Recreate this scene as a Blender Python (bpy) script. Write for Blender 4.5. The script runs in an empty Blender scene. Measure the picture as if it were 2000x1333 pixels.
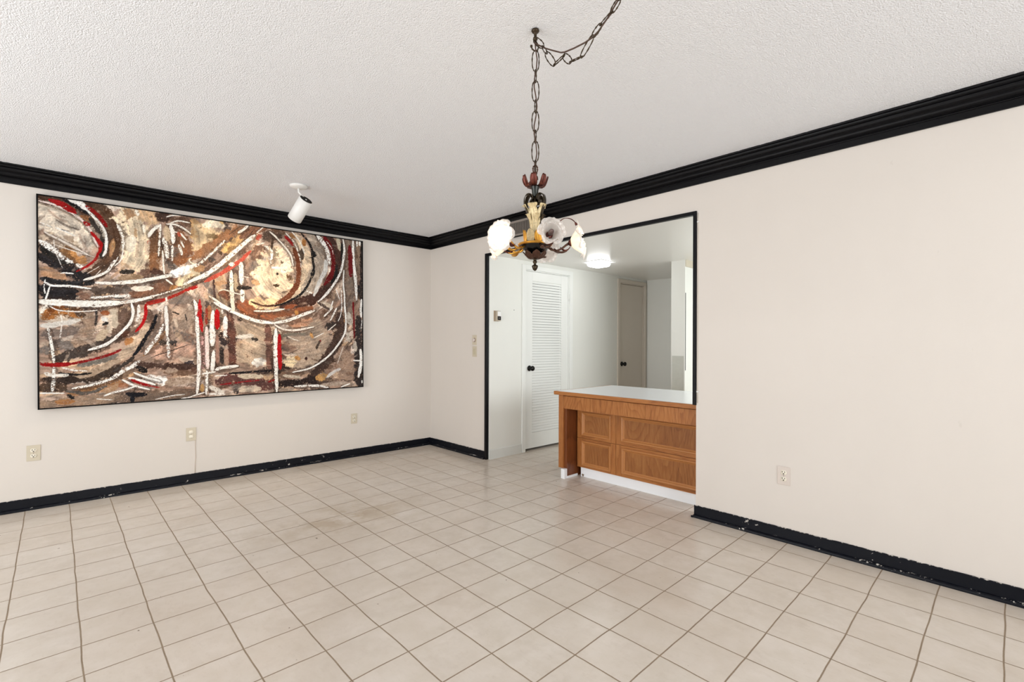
import bpy, bmesh, math, random
import numpy as np
from mathutils import Vector, Matrix
# ------------------------------------------------------------------ light levels and colours (sRGB of the paint itself)
L_REAR_ADDED, L_LEFT, L_KIT = 150, 190, 90
BULB, BULBP, KDIFF, SPOTP = 5, .6, 13, 30
WALLC, KWALLC, CEILC, KCEILC = (221, 215, 208), (225, 226, 221), (240, 242, 246), (228, 227, 223)
TILE1, TILE2, TILE3, TILE4 = (214, 205, 193), (223, 215, 206), (191, 177, 160), (210, 195, 179)
OAK1, OAK2, OAK3 = (163, 103, 54), (190, 132, 76), (114, 67, 33)
PAINTGAIN = 1.13
random.seed(7)
PI = math.pi
scn = bpy.context.scene
COL = scn.collection

# ------------------------------------------------------------------ camera
CAM_F, CAM_YAW, CAM_CX, CAM_CY, CAM_ROLL, CAM_H = 932.858, .7638, 1001.44, 670.43, .0034, 1.206
cam = bpy.data.cameras.new('camera'); camo = bpy.data.objects.new('camera', cam); COL.objects.link(camo)
cam.sensor_fit = 'HORIZONTAL'; cam.sensor_width = 36.0
cam.lens = CAM_F / 2000 * 36.0
cam.shift_x = (1000 - CAM_CX) / 2000
cam.shift_y = (CAM_CY - 666.5) / 2000
cam.clip_start = .02; cam.clip_end = 60
_S, _C = math.sin(CAM_YAW), math.cos(CAM_YAW)
_r, _u, _f = Vector((_C, -_S, 0)), Vector((0, 0, 1)), Vector((_S, _C, 0))
_cr, _sr = math.cos(CAM_ROLL), math.sin(CAM_ROLL)
_r, _u = _r * _cr + _u * _sr, _u * _cr - _r * _sr
camo.matrix_world = Matrix(((_r.x, _u.x, -_f.x, 0), (_r.y, _u.y, -_f.y, 0), (_r.z, _u.z, -_f.z, CAM_H), (0, 0, 0, 1)))
scn.camera = camo

# ------------------------------------------------------------------ world, lights, exposure
scn.view_settings.view_transform = 'Standard'; scn.view_settings.look = 'None'
scn.view_settings.gamma = 1; scn.view_settings.exposure = -0.13; scn.view_settings.use_curve_mapping = False
w = bpy.data.worlds.new('world'); scn.world = w; w.use_nodes = True
w.node_tree.nodes['Background'].inputs[0].default_value = (.75, .85, 1, 1)
w.node_tree.nodes['Background'].inputs[1].default_value = 1.0
def area(name, loc, rot, sx, sy, power, col=(1, 1, 1)):
    l = bpy.data.lights.new(name, 'AREA'); l.shape = 'RECTANGLE'; l.size = sx; l.size_y = sy; l.energy = power; l.color = col
    o = bpy.data.objects.new(name, l); o.location = loc; o.rotation_euler = rot; COL.objects.link(o); return o
area('added_light_rear', (0.9, -3.0, 1.15), (PI / 2 + .5, 0, 0), 3.4, 2.05, L_REAR_ADDED, (1, .985, .97))  # added, out of view, tilted up to brighten the room and ceiling
area('daylight_left', (-3.0, 2.3, 1.25), (PI / 2 + .45, 0, -PI / 2), 3.8, 2.1, L_LEFT, (1, .99, .98))
area('unseen_light_kitchen', (4.75, -.42, 1.42), (PI / 2 - .25, 0, 0), 2.1, 1.1, L_KIT, (.97, 1, 1))  # light of the guessed, unseen window; added to brighten worktop and stub wall
scn.cycles.max_bounces = 10; scn.cycles.diffuse_bounces = 6; scn.cycles.glossy_bounces = 4
scn.cycles.transmission_bounces = 8; scn.cycles.transparent_max_bounces = 12
scn.cycles.caustics_reflective = False; scn.cycles.caustics_refractive = False
scn.cycles.sample_clamp_indirect = 4.0
scn.cycles.use_denoising = True

# ------------------------------------------------------------------ room numbers
XB, YC, AN, ZC = 3.2247, 4.7787, -.025, 2.4394      # right wall plane, back wall y at the corner, its slant, ceiling
ZK = 2.118                                          # kitchen ceiling
def yA(x, off=0): return YC + AN * (x - XB) - off   # back wall, off = out into the room
def yK(x, off=0): return 3.735 + AN * (x - 3.26) - off
def sA(v): return Vector((v[0], v[1] + AN * (v[0] - XB), v[2]))
def sK(v): return Vector((v[0], v[1] + AN * (v[0] - 3.26), v[2]))

# ------------------------------------------------------------------ helpers
class MB:
    def __init__(s): s.v = []; s.f = []; s.sm = []
    def add(s, vs, fs, smooth=False, tf=None):
        o = len(s.v); s.v += [tf(v) if tf else Vector(v) for v in vs]
        s.f += [tuple(i + o for i in f) for f in fs]; s.sm += [smooth] * len(fs); return s
    def box(s, x0, x1, y0, y1, z0, z1, tf=None):
        vs = [Vector((x, y, z)) for x in (x0, x1) for y in (y0, y1) for z in (z0, z1)]
        return s.add(vs, [(0, 1, 3, 2), (4, 6, 7, 5), (0, 4, 5, 1), (2, 3, 7, 6), (0, 2, 6, 4), (1, 5, 7, 3)], tf=tf)
    def bbox(s, x0, x1, y0, y1, z0, z1, b=.003, tf=None):      # box with small chamfers
        bm = bmesh.new(); bmesh.ops.create_cube(bm, size=1)
        for v in bm.verts: v.co = Vector(((x0 + x1) / 2 + v.co.x * (x1 - x0), (y0 + y1) / 2 + v.co.y * (y1 - y0), (z0 + z1) / 2 + v.co.z * (z1 - z0)))
        bmesh.ops.bevel(bm, geom=bm.edges[:], offset=b, segments=2, affect='EDGES', profile=.5)
        bm.verts.index_update(); s.add([v.co.copy() for v in bm.verts], [[v.index for v in f.verts] for f in bm.faces], tf=tf); bm.free(); return s
    def grid(s, rows, closed=False, smooth=True, tf=None):
        n, m = len(rows), len(rows[0]); fs = []
        for i in range(n - 1):
            for j in range(m if closed else m - 1):
                k = (j + 1) % m; fs.append((i * m + j, i * m + k, (i + 1) * m + k, (i + 1) * m + j))
        return s.add([p for r in rows for p in r], fs, smooth, tf)
    def lathe(s, prof, c=(0, 0, 0), n=24, fn=None, tf=None, cap=False):
        rows = []
        for r, z in prof:
            row = []
            for j in range(n):
                a = 2 * PI * j / n; rr = r * (fn(a, z) if fn else 1)
                row.append(Vector((c[0] + rr * math.cos(a), c[1] + rr * math.sin(a), c[2] + z)))
            rows.append(row)
        s.grid(rows, True, True, tf)
        if cap:
            for row in (rows[0], rows[-1]): s.add(row, [tuple(range(n))], tf=tf)
        return s
    def tube(s, pts, r, n=8, closed=False, cap=True, fr=None):
        P = [Vector(p) for p in pts]; N = len(P); rows = []; up = None
        for i, p in enumerate(P):
            a = P[(i - 1) % N] if (closed or i > 0) else p; b = P[(i + 1) % N] if (closed or i < N - 1) else p
            t = (b - a).normalized()
            if up is None: up = t.orthogonal().normalized()
            up = (up - t * up.dot(t)).normalized(); w_ = t.cross(up)
            rr = r[i] if isinstance(r, (list, tuple)) else r
            rows.append([p + (up * math.cos(2 * PI * j / n) + w_ * math.sin(2 * PI * j / n)) * rr for j in range(n)])
        if closed:
            # align last ring with first
            best = min(range(n), key=lambda k: (rows[-1][k] - rows[0][0]).length)
            rows.append(rows[0][-best:] + rows[0][:-best] if best else rows[0])
            rows[-1] = [rows[0][(j - best) % n] for j in range(n)]
        s.grid(rows, True, True)
        if cap and not closed: s.add(rows[0], [tuple(range(n))]); s.add(rows[-1], [tuple(range(n))])
        return s
    def disc(s, c, ax, r, n=24):
        ax = Vector(ax).normalized(); u = ax.orthogonal().normalized(); v = ax.cross(u); c = Vector(c)
        return s.add([c + (u * math.cos(2 * PI * j / n) + v * math.sin(2 * PI * j / n)) * r for j in range(n)], [tuple(range(n))])
    def obj(s, name, mat, parent=None, solid=0):
        me = bpy.data.meshes.new(name); off = parent_loc(parent)
        me.from_pydata([v - off for v in s.v], [], s.f); me.validate()
        bm = bmesh.new(); bm.from_mesh(me); bmesh.ops.remove_doubles(bm, verts=bm.verts, dist=1e-6)
        bmesh.ops.recalc_face_normals(bm, faces=bm.faces); bm.to_mesh(me); bm.free()
        if len(me.polygons) == len(s.sm): me.polygons.foreach_set('use_smooth', s.sm)
        elif any(s.sm): me.polygons.foreach_set('use_smooth', [True] * len(me.polygons))
        me.materials.append(mat)
        o = bpy.data.objects.new(name, me); COL.objects.link(o)
        if parent: o.parent = parent
        if solid:
            m = o.modifiers.new('solid', 'SOLIDIFY'); m.thickness = solid; m.offset = 0
        return o
def parent_loc(p):
    v = Vector((0, 0, 0))
    while p: v += p.location; p = p.parent
    return v
def tag(o, label=None, cat=None, group=None, kind=None):
    for k, v in (('label', label), ('category', cat), ('group', group), ('kind', kind)):
        if v: o[k] = v
    return o
def thing(name, loc, label, cat, group=None):
    o = bpy.data.objects.new(name, None); o.empty_display_size = .05; o.location = loc; COL.objects.link(o); return tag(o, label, cat, group)
def struct(mb, name, mat): o = mb.obj(name, mat); o['kind'] = 'structure'; return o

# ------------------------------------------------------------------ materials
def lin(c): return tuple(((x / 255) / 12.92 if x / 255 <= .04045 else ((x / 255 + .055) / 1.055) ** 2.4) for x in c) + (1,)
class NT:
    def __init__(s, name):
        s.m = bpy.data.materials.new(name); s.m.use_nodes = True; s.t = s.m.node_tree; s.b = s.t.nodes['Principled BSDF']; s.out = s.t.nodes['Material Output']
    def n(s, ty, ins=None, **kw):
        nd = s.t.nodes.new(ty)
        for k, v in kw.items(): setattr(nd, k, v)
        for k, v in (ins or {}).items():
            if isinstance(v, bpy.types.NodeSocket): s.t.links.new(v, nd.inputs[k])
            else: nd.inputs[k].default_value = v
        return nd
    def set(s, **kw):
        for k, v in kw.items():
            k = {'col': 'Base Color', 'rough': 'Roughness', 'metal': 'Metallic', 'normal': 'Normal', 'spec': 'Specular IOR Level', 'coat': 'Coat Weight', 'emi': 'Emission Color', 'emis': 'Emission Strength'}.get(k, k)
            if isinstance(v, bpy.types.NodeSocket): s.t.links.new(v, s.b.inputs[k])
            else: s.b.inputs[k].default_value = v
        return s
    def math(s, op, a, b=0.0, c=0.0): return s.n('ShaderNodeMath', {0: a, 1: b, 2: c}, operation=op).outputs[0]
    def noise(s, vec, scale, detail=3, rough=.5, dist=0): return s.n('ShaderNodeTexNoise', {'Vector': vec, 'Scale': scale, 'Detail': detail, 'Roughness': rough, 'Distortion': dist}).outputs['Fac']
    def ramp(s, fac, stops):
        r = s.n('ShaderNodeValToRGB', {0: fac}); e = r.color_ramp.elements
        while len(e) < len(stops): e.new(.5)
        for i, (p, c) in enumerate(stops): e[i].position = p; e[i].color = c if len(c) == 4 else (*c, 1)
        return r.outputs[0]
    def mix(s, f, a, b, ty='RGBA', blend='MIX'):
        nd = s.t.nodes.new('ShaderNodeMix'); nd.data_type = ty; nd.blend_type = blend
        for i, v in ((0, f), (6, a), (7, b)):
            if isinstance(v, bpy.types.NodeSocket): s.t.links.new(v, nd.inputs[i])
            else: nd.inputs[i].default_value = v
        return nd.outputs[2]
    def bump(s, h, strength, dist, normal=None):
        d = {'Height': h, 'Strength': strength, 'Distance': dist}
        if normal: d['Normal'] = normal
        return s.n('ShaderNodeBump', d).outputs[0]
    def pos(s): return s.n('ShaderNodeNewGeometry').outputs['Position']
    def ob(s): return s.n('ShaderNodeTexCoord').outputs['Object']
    def scaled(s, vec, x, y, z, rot=(0, 0, 0)): return s.n('ShaderNodeMapping', {'Vector': vec, 'Scale': (x, y, z), 'Rotation': rot}).outputs[0]
def simple(name, c, rough=.5, metal=0, var=.04, scale=30, bump=0, bscale=200, **kw):
    t = NT(name); p = t.ob(); n = t.noise(p, scale); c = lin(c)
    t.set(col=t.mix(n, tuple(x * (1 - var) for x in c[:3]) + (1,), tuple(min(1, x * (1 + var)) for x in c[:3]) + (1,)), rough=rough, metal=metal, **kw)
    if bump: t.set(normal=t.bump(t.noise(p, bscale), .5, bump))
    return t.m
def wallpaint(name, c, dirt=.05):
    t = NT(name); p = t.pos(); c = lin(c)
    n1 = t.noise(p, .9, 2); n2 = t.noise(t.scaled(p, 2, 2, .5), 2.5, 4, .6)
    k = t.math('ADD', t.math('MULTIPLY', n1, .6), t.math('MULTIPLY', n2, .4))
    col = t.mix(k, tuple(x * (1 - dirt) for x in c[:3]) + (1,), tuple(min(1, x * (1 + dirt * .6)) for x in c[:3]) + (1,))
    # small scuffs
    sc = t.ramp(t.noise(t.scaled(p, 1, 1, .45), 26, 3, .6), [(.73, (0, 0, 0)), (.78, (1, 1, 1))])
    col = t.mix(t.math('MULTIPLY', sc, .10), col, lin((150, 140, 128)))
    t.set(col=col, rough=.55, spec=.3, normal=t.bump(t.noise(p, 140, 3), .25, .001)); return t.m
M = {}
M['wall'] = wallpaint('wall paint', WALLC)
M['kwall'] = wallpaint('kitchen paint', KWALLC, .06)
def mk_ceiling():
    t = NT('popcorn ceiling'); p = t.pos()
    a = t.noise(p, 140, 3, .6); b = t.noise(p, 330, 2, .6)
    v = t.n('ShaderNodeTexVoronoi', {'Vector': p, 'Scale': 170.0}, feature='F1').outputs['Distance']
    h = t.math('ADD', t.math('ADD', a, t.math('MULTIPLY', b, .5)), t.math('MULTIPLY', v, -.8))
    col = t.mix(t.noise(p, .7, 3), lin(tuple(x - 4 for x in CEILC)), lin(CEILC))
    t.set(col=col, rough=.9, spec=.1, normal=t.bump(h, .6, .007)); return t.m
M['ceiling'] = mk_ceiling()
def mk_kceil():
    t = NT('kitchen ceiling'); p = t.pos()
    t.set(col=lin(KCEILC), rough=.28, spec=.45, normal=t.bump(t.noise(p, 6, 3), .25, .004)); return t.m
M['kceiling'] = mk_kceil()
def mk_floor():
    t = NT('ceramic floor tile'); p = t.pos()
    T, OX, OY = .22956, 1.4559, 1.3940
    wob = t.n('ShaderNodeTexNoise', {'Vector': p, 'Scale': 3.2, 'Detail': 2.0})
    wv = t.n('ShaderNodeVectorMath', {0: wob.outputs['Color'], 1: (.5, .5, .5)}, operation='SUBTRACT').outputs[0]
    wv = t.n('ShaderNodeVectorMath', {0: wv, 'Scale': .015}, operation='SCALE').outputs[0]
    q = t.n('ShaderNodeVectorMath', {0: p, 1: wv}, operation='ADD').outputs[0]
    sp = t.n('ShaderNodeSeparateXYZ', {0: q})
    gx = t.math('DIVIDE', t.math('SUBTRACT', sp.outputs[0], OX), T); gy = t.math('DIVIDE', t.math('SUBTRACT', sp.outputs[1], OY), T)
    ix, iy = t.math('FLOOR', gx), t.math('FLOOR', gy)
    dx = t.math('ABSOLUTE', t.math('SUBTRACT', t.math('FRACT', t.math('ADD', gx, .5)), .5)); dy = t.math('ABSOLUTE', t.math('SUBTRACT', t.math('FRACT', t.math('ADD', gy, .5)), .5))
    d = t.math('MINIMUM', dx, dy)
    jag = t.math('MULTIPLY', t.math('SUBTRACT', t.noise(p, 160, 2), .5), .007)
    dj = t.math('ADD', d, jag)
    g = t.n('ShaderNodeMapRange', {0: dj, 1: .0075, 2: .0165, 3: 1.0, 4: 0.0}).outputs[0]      # grout mask
    cell = t.n('ShaderNodeCombineXYZ', {0: ix, 1: iy, 2: 0.0}).outputs[0]
    wn = t.n('ShaderNodeTexWhiteNoise', {'Vector': cell}, noise_dimensions='3D')
    off = t.n('ShaderNodeVectorMath', {0: wn.outputs['Color'], 'Scale': 7.0}, operation='SCALE').outputs[0]
    pt = t.n('ShaderNodeVectorMath', {0: p, 1: off}, operation='ADD').outputs[0]
    m1 = t.noise(pt, 9, 4, .6); m2 = t.noise(p, 1.1, 3, .6); m3 = t.noise(t.scaled(pt, 1, .35, 1), 60, 3, .7)
    base = t.mix(t.ramp(m1, [(.3, (0, 0, 0)), (.72, (1, 1, 1))]), lin(TILE1), lin(TILE2))
    base = t.mix(t.math('MULTIPLY', t.ramp(m2, [(.42, (0, 0, 0)), (.75, (1, 1, 1))]), .45), base, lin(TILE3))
    base = t.mix(t.math('MULTIPLY', t.ramp(t.noise(pt, 4.5, 4, .65, .4), [(.5, (0, 0, 0)), (.68, (1, 1, 1))]), .24), base, lin(tuple(x - 10 for x in TILE3)))
    base = t.mix(t.math('MULTIPLY', wn.outputs['Value'], .22), base, lin(TILE4))
    base = t.mix(t.math('MULTIPLY', t.ramp(m3, [(.55, (0, 0, 0)), (.8, (1, 1, 1))]), .25), base, lin(TILE3))
    # old water stain in front of the back wall, and dark specks
    dv = t.n('ShaderNodeVectorMath', {0: t.n('ShaderNodeVectorMath', {0: p, 1: (1.48, 3.18, 0)}, operation='SUBTRACT').outputs[0], 1: (1.0, 1.9, 0)}, operation='MULTIPLY').outputs[0]
    ln = t.n('ShaderNodeVectorMath', {0: dv}, operation='LENGTH').outputs['Value']
    st = t.math('MULTIPLY', t.n('ShaderNodeMapRange', {0: ln, 1: .75, 2: .1, 3: 0.0, 4: 1.0}).outputs[0], t.ramp(t.noise(p, 4, 4, .65), [(.42, (0, 0, 0)), (.6, (1, 1, 1))]))
    base = t.mix(t.math('MULTIPLY', st, .55), base, lin((168, 145, 112)))
    spk = t.ramp(t.noise(p, 34, 2, .4), [(.775, (0, 0, 0)), (.79, (1, 1, 1))])
    base = t.mix(t.math('MULTIPLY', spk, .8), base, lin((90, 72, 55)))
    gc = t.mix(t.noise(p, 14, 3), lin((128, 110, 90)), lin((156, 138, 116)))
    col = t.mix(g, base, gc)
    h = t.math('ADD', t.math('MULTIPLY', g, -1.0), t.math('MULTIPLY', t.noise(p, 110, 3, .6), .35))
    rough = t.math('ADD', t.math('MULTIPLY', g, .4), t.math('ADD', .15, t.math('MULTIPLY', m1, .14)))
    t.set(col=col, rough=rough, spec=.4, normal=t.bump(h, .35, .0016)); return t.m
M['floor'] = mk_floor()
def mk_black(name, chip_glint_amt=1.0, base=(9, 12, 20), top=None):
    t = NT(name); p = t.pos()
    n = t.noise(p, 22, 4, .7, .3); m = t.noise(p, 3.0, 2)
    chip_glint = t.math('MULTIPLY', t.ramp(n, [(.66, (0, 0, 0)), (.675, (1, 1, 1))]), t.ramp(m, [(.42, (0, 0, 0)), (.55, (1, 1, 1))]))
    if chip_glint_amt:
        z_ = t.n('ShaderNodeSeparateXYZ', {0: p}).outputs[2]
        fn_ = t.noise(p, 55, 4, .7)
        e1 = t.math('GREATER_THAN', t.math('ADD', z_, t.math('MULTIPLY', t.math('SUBTRACT', fn_, .5), .022)), .0826)
        e2 = t.math('MULTIPLY', t.math('LESS_THAN', t.math('ABSOLUTE', t.math('SUBTRACT', z_, .017)), .003), t.math('GREATER_THAN', t.math('ADD', t.math('MULTIPLY', fn_, .5), t.math('MULTIPLY', t.noise(p, 7, 2), .5)), .60))  # pale flecks on the shoe ledge: highlights painted in beside the chips
        chip_glint = t.math('MAXIMUM', chip_glint, t.math('MAXIMUM', e1, e2))
    col = t.mix(t.math('MULTIPLY', chip_glint, chip_glint_amt), t.mix(t.noise(p, 5, 3), lin(base), lin(tuple(x + 6 for x in base))), lin((205, 200, 192)))
    if top:      # popcorn texture lapping over the edge of the moulding
        z = t.n('ShaderNodeSeparateXYZ', {0: p}).outputs[2]
        e = t.math('ADD', z, t.math('MULTIPLY', t.noise(p, 60, 2, .6), top[1]))
        col = t.mix(t.ramp(t.math('SUBTRACT', e, top[0]), [(0, (0, 0, 0)), (.001, (1, 1, 1))]), col, lin(CEILC))
    t.set(col=col, rough=.38, spec=.16, normal=t.bump(t.noise(p, 60, 3), .3, .001)); return t.m
M['crown'] = mk_black('black crown paint', 0, (6, 6, 9), (ZC - .002 + .012 * .62, .012))
M['base'] = mk_black('black baseboard paint', 1.0)
M['trimblack'] = mk_black('black trim paint', .0, (12, 12, 15))
M['white'] = simple('white gloss paint', (232, 233, 230), .35, var=.03, scale=4)
M['doorw'] = simple('white door paint', (228, 230, 227), .4, var=.03, scale=4)
M['doorg'] = simple('cream door paint', (205, 196, 184), .45, var=.03, scale=4)
M['kbase'] = simple('white baseboard paint', (214, 216, 212), .45, var=.05, scale=8)
M['dark'] = simple('dark void', (12, 11, 10), .9)
M['knob'] = simple('black oiled bronze', (20, 17, 15), .28, .6, var=.2)
M['lam'] = simple('white laminate', (245, 249, 253), .22, var=.01, scale=3)
M['plate'] = simple('almond plastic plate', (205, 196, 176), .35, var=.02)
M['platew'] = simple('light plastic plate', (214, 204, 196), .35, var=.02)
M['ivory'] = simple('ivory receptacle plastic', (236, 230, 214), .3, var=.02)
M['spotw'] = simple('white enamel', (232, 232, 230), .4, var=.02)
M['grey'] = simple('grey grille metal', (150, 142, 134), .4, .3, var=.06)
M['tan'] = simple('tan shadow band', (196, 188, 170), .6)  # tone of the shadow painted along the stub wall's top
M['seam'] = simple('dark gap', (70, 68, 66), .8)
M['lowp'] = simple('grey green wall panel', (186, 188, 180), .6, var=.08, scale=25)
def mk_oak(name, grain='z', c1=OAK1, c2=OAK2, c3=OAK3, cath=1.0, rough=.38):
    t = NT(name); p0 = t.pos()
    oi = t.n('ShaderNodeObjectInfo').outputs['Random']
    p = t.n('ShaderNodeVectorMath', {0: p0, 1: t.n('ShaderNodeCombineXYZ', {0: t.math('MULTIPLY', oi, 7.0), 1: t.math('MULTIPLY', oi, 3.0), 2: t.math('MULTIPLY', oi, 5.0)}).outputs[0]}, operation='ADD').outputs[0]
    sc = {'z': (1, 1, .06), 'y': (1, .06, 1), 'x': (.06, 1, 1)}[grain]
    q = t.scaled(p, *sc)
    fine = t.noise(q, 240, 3, .6); med = t.noise(q, 60, 3, .6); slow = t.noise(q, 8, 2)
    big = t.noise(t.scaled(p, *{'z': (1, 1, .22), 'y': (1, .22, 1), 'x': (.22, 1, 1)}[grain]), 4.2, 1, .2)
    ring = t.math('FRACT', t.math('ADD', t.math('MULTIPLY', big, 22.0 * cath), t.math('MULTIPLY', med, .35)))
    ring = t.math('POWER', ring, 3.0)
    k = t.math('SUBTRACT', t.math('ADD', t.math('MULTIPLY', fine, .5), t.math('ADD', t.math('MULTIPLY', med, .35), t.math('MULTIPLY', slow, .25))), t.math('MULTIPLY', ring, .15))
    col = t.ramp(k, [(.22, lin(c3)), (.48, lin(c1)), (.78, lin(c2))])
    t.set(col=col, rough=rough, spec=.35, normal=t.bump(fine, .12, .0006)); return t.m
M['oakv'] = mk_oak('oak vertical grain'); M['oakh'] = mk_oak('oak horizontal grain', 'y')
M['oakp'] = mk_oak('oak sunk panel', 'z', tuple(x * .9 for x in OAK1), tuple(x * .92 for x in OAK2), OAK3)
M['oakfv'] = mk_oak('oak frame vertical', 'z', cath=.3); M['oakfh'] = mk_oak('oak frame horizontal', 'y', cath=.3)
M['oakm'] = simple('oak moulding', tuple(int(a * .35 + b * .65) for a, b in zip(OAK1, OAK2)), .38, var=.12, scale=90)
M['oakd'] = mk_oak('brown laminated panel', 'z', (112, 62, 32), (136, 80, 42), (84, 44, 22), .4, .3)
M['bronze'] = simple('antique bronze', (58, 50, 38), .32, .85, var=.35, scale=60)
M['gun'] = simple('dark gunmetal', (48, 50, 48), .3, .8, var=.25, scale=60)
M['copper'] = simple('reddish copper patina', (92, 50, 42), .3, .8, var=.4, scale=90)
M['gold'] = simple('gilded metal', (205, 150, 62), .3, .85, var=.25, scale=70)
M['cream'] = simple('cream and gilt casting', (206, 188, 146), .4, .2, var=.5, scale=150)
M['brown'] = simple('brown bronze', (84, 58, 46), .3, .7, var=.3, scale=80)
M['chain'] = simple('brown antique chain metal', (70, 58, 44), .4, .75, var=.35, scale=120)
M['cord'] = simple('brown lamp cord', (72, 50, 38), .5)
def mk_glass(name, tr, tint):
    t = NT(name); nt = t.t
    a = t.n('ShaderNodeBsdfTransparent', {0: (1, 1, 1, 1)}); b = t.n('ShaderNodeBsdfTranslucent', {0: lin(tint)}); d = t.n('ShaderNodeBsdfDiffuse', {0: lin(tint)})
    g = t.n('ShaderNodeBsdfGlossy', {0: (1, 1, 1, 1), 'Roughness': .25})
    m1 = t.n('ShaderNodeMixShader', {0: .5}); nt.links.new(b.outputs[0], m1.inputs[1]); nt.links.new(d.outputs[0], m1.inputs[2])
    lw = t.n('ShaderNodeLayerWeight', {'Blend': .4})
    m2 = t.n('ShaderNodeMixShader', {0: t.math('MULTIPLY', t.math('SUBTRACT', 1.0, lw.outputs['Facing']), tr)}); nt.links.new(m1.outputs[0], m2.inputs[1]); nt.links.new(a.outputs[0], m2.inputs[2])
    m3 = t.n('ShaderNodeMixShader', {0: .07}); nt.links.new(m2.outputs[0], m3.inputs[1]); nt.links.new(g.outputs[0], m3.inputs[2])
    nt.links.new(m3.outputs[0], t.out.inputs[0]); return t.m
M['frost'] = mk_glass('frosted flower glass', .6, (244, 240, 236))
M['pane'] = mk_glass('window pane', .95, (240, 245, 245))
def emis(name, c, s):
    t = NT(name); t.set(col=lin(c), emi=lin(c), emis=s); return t.m
M['bulb'] = emis('lit bulb', (255, 236, 205), BULB)
M['bulboff'] = simple('clear bulb', (96, 76, 72), .1, .2)
M['diff'] = emis('lit diffuser', (255, 255, 255), KDIFF)

# ------------------------------------------------------------------ the setting
mb = MB(); mb.box(-2.75, 6.6, -2.75, 5.3, -.1, 0); struct(mb, 'floor', M['floor'])
mb = MB(); mb.box(-2.75, XB + .12, -2.75, 5.1, ZC, ZC + .1); struct(mb, 'ceiling', M['ceiling'])
mb = MB(); mb.box(3.246, 6.5, -.35, 3.98, ZK, ZK + .08); struct(mb, 'ceiling_kitchen', M['kceiling'])
mb = MB(); mb.box(-2.75, XB + .12, YC, YC + .12, 0, ZC, tf=sA); struct(mb, 'wall_back', M['wall'])
mb = MB()
mb.box(XB, XB + .10, 3.765, YC + .05, 0, ZC); mb.box(XB, XB + .10, 1.518, 3.765, ZK + .012, ZC); mb.box(XB, XB + .10, -2.75, 1.518, 0, ZC)
struct(mb, 'wall_right', M['wall'])
# left wall and front wall behind the camera, with window openings, the front one added for light
mb = MB(); mb.box(-2.72, -2.6, -2.75, .4, 0, ZC); mb.box(-2.72, -2.6, 4.2, 5.0, 0, ZC); mb.box(-2.72, -2.6, .4, 4.2, 2.25, ZC); mb.box(-2.72, -2.6, .4, 4.2, 0, .12)
struct(mb, 'wall_left', M['wall'])
mb = MB(); mb.box(-2.6, -.8, -2.72, -2.6, 0, ZC); mb.box(2.6, XB, -2.72, -2.6, 0, ZC); mb.box(-.8, 2.6, -2.72, -2.6, 2.15, ZC); mb.box(-.8, 2.6, -2.72, -2.6, 0, .1)
struct(mb, 'wall_front', M['wall'])
def window(name, horiz, a0, a1, z0, z1, at):
    root = bpy.data.objects.new(name, None); root.location = ((a0 + a1) / 2, at, z0) if horiz else (at, (a0 + a1) / 2, z0); COL.objects.link(root); root['kind'] = 'structure'
    def bx(mb, p0, p1, q0, q1, d=.025):
        mb.box(p0, p1, at - d, at + d, q0, q1) if horiz else mb.box(at - d, at + d, p0, p1, q0, q1)
    f = MB(); e = .05
    for (p0, p1, q0, q1) in ((a0, a0 + e, z0, z1), (a1 - e, a1, z0, z1), (a0 + e, a1 - e, z0, z0 + e), (a0 + e, a1 - e, z1 - e, z1), ((a0 + a1) / 2 - .03, (a0 + a1) / 2 + .03, z0 + e, z1 - e)): bx(f, p0, p1, q0, q1)
    f.obj('window_frame', M['white'], root)
    g = MB(); bx(g, a0 + e, (a0 + a1) / 2 - .03, z0 + e, z1 - e, .002); bx(g, (a0 + a1) / 2 + .03, a1 - e, z0 + e, z1 - e, .002); g.obj('window_pane', M['pane'], root)
window('added_window_rear', True, -.8, 2.6, .1, 2.15, -2.66)  # made-up rear window, out of view, to house the added light
window('unseen_window_kitchen', True, 3.65, 5.85, .85, 2.0, -.29)  # unseen kitchen window, place guessed and brought near to brighten the worktop
window('window_2', False, .4, 4.2, .12, 2.25, -2.66)
# kitchen walls
mb = MB()
for x0, x1, z0, z1 in ((3.326, 3.752, 0, ZK), (3.752, 4.492, 2.022, ZK), (4.492, 5.522, 0, ZK), (5.522, 6.122, 2.032, ZK), (6.122, 6.30, 0, ZK)):
    mb.box(x0, x1, 3.735, 3.835, z0, z1, tf=sK)
mb.box(3.243, 3.326, 3.735, 3.764, 0, ZK, tf=sK)
struct(mb, 'wall_kitchen_back', M['kwall'])
mb = MB(); mb.box(3.33, 6.5, 4.03, 4.10, 0, ZK); struct(mb, 'wall_closet_back', M['dark'])
mb = MB(); mb.box(6.19, 6.30, -.35, 3.655, 0, ZK); struct(mb, 'wall_kitchen_side', M['kwall'])
mb = MB(); mb.box(4.94, 6.19, 2.455, 2.615, 0, ZK); struct(mb, 'wall_kitchen_stub', M['kwall'])
mb = MB(); mb.box(XB + .1, 3.65, -.35, -.23, 0, ZK); mb.box(5.85, 6.3, -.35, -.23, 0, ZK); mb.box(3.65, 5.85, -.35, -.23, 0, .85); mb.box(3.65, 5.85, -.35, -.23, 2.0, ZK)
struct(mb, 'wall_kitchen_front', M['kwall'])
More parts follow.
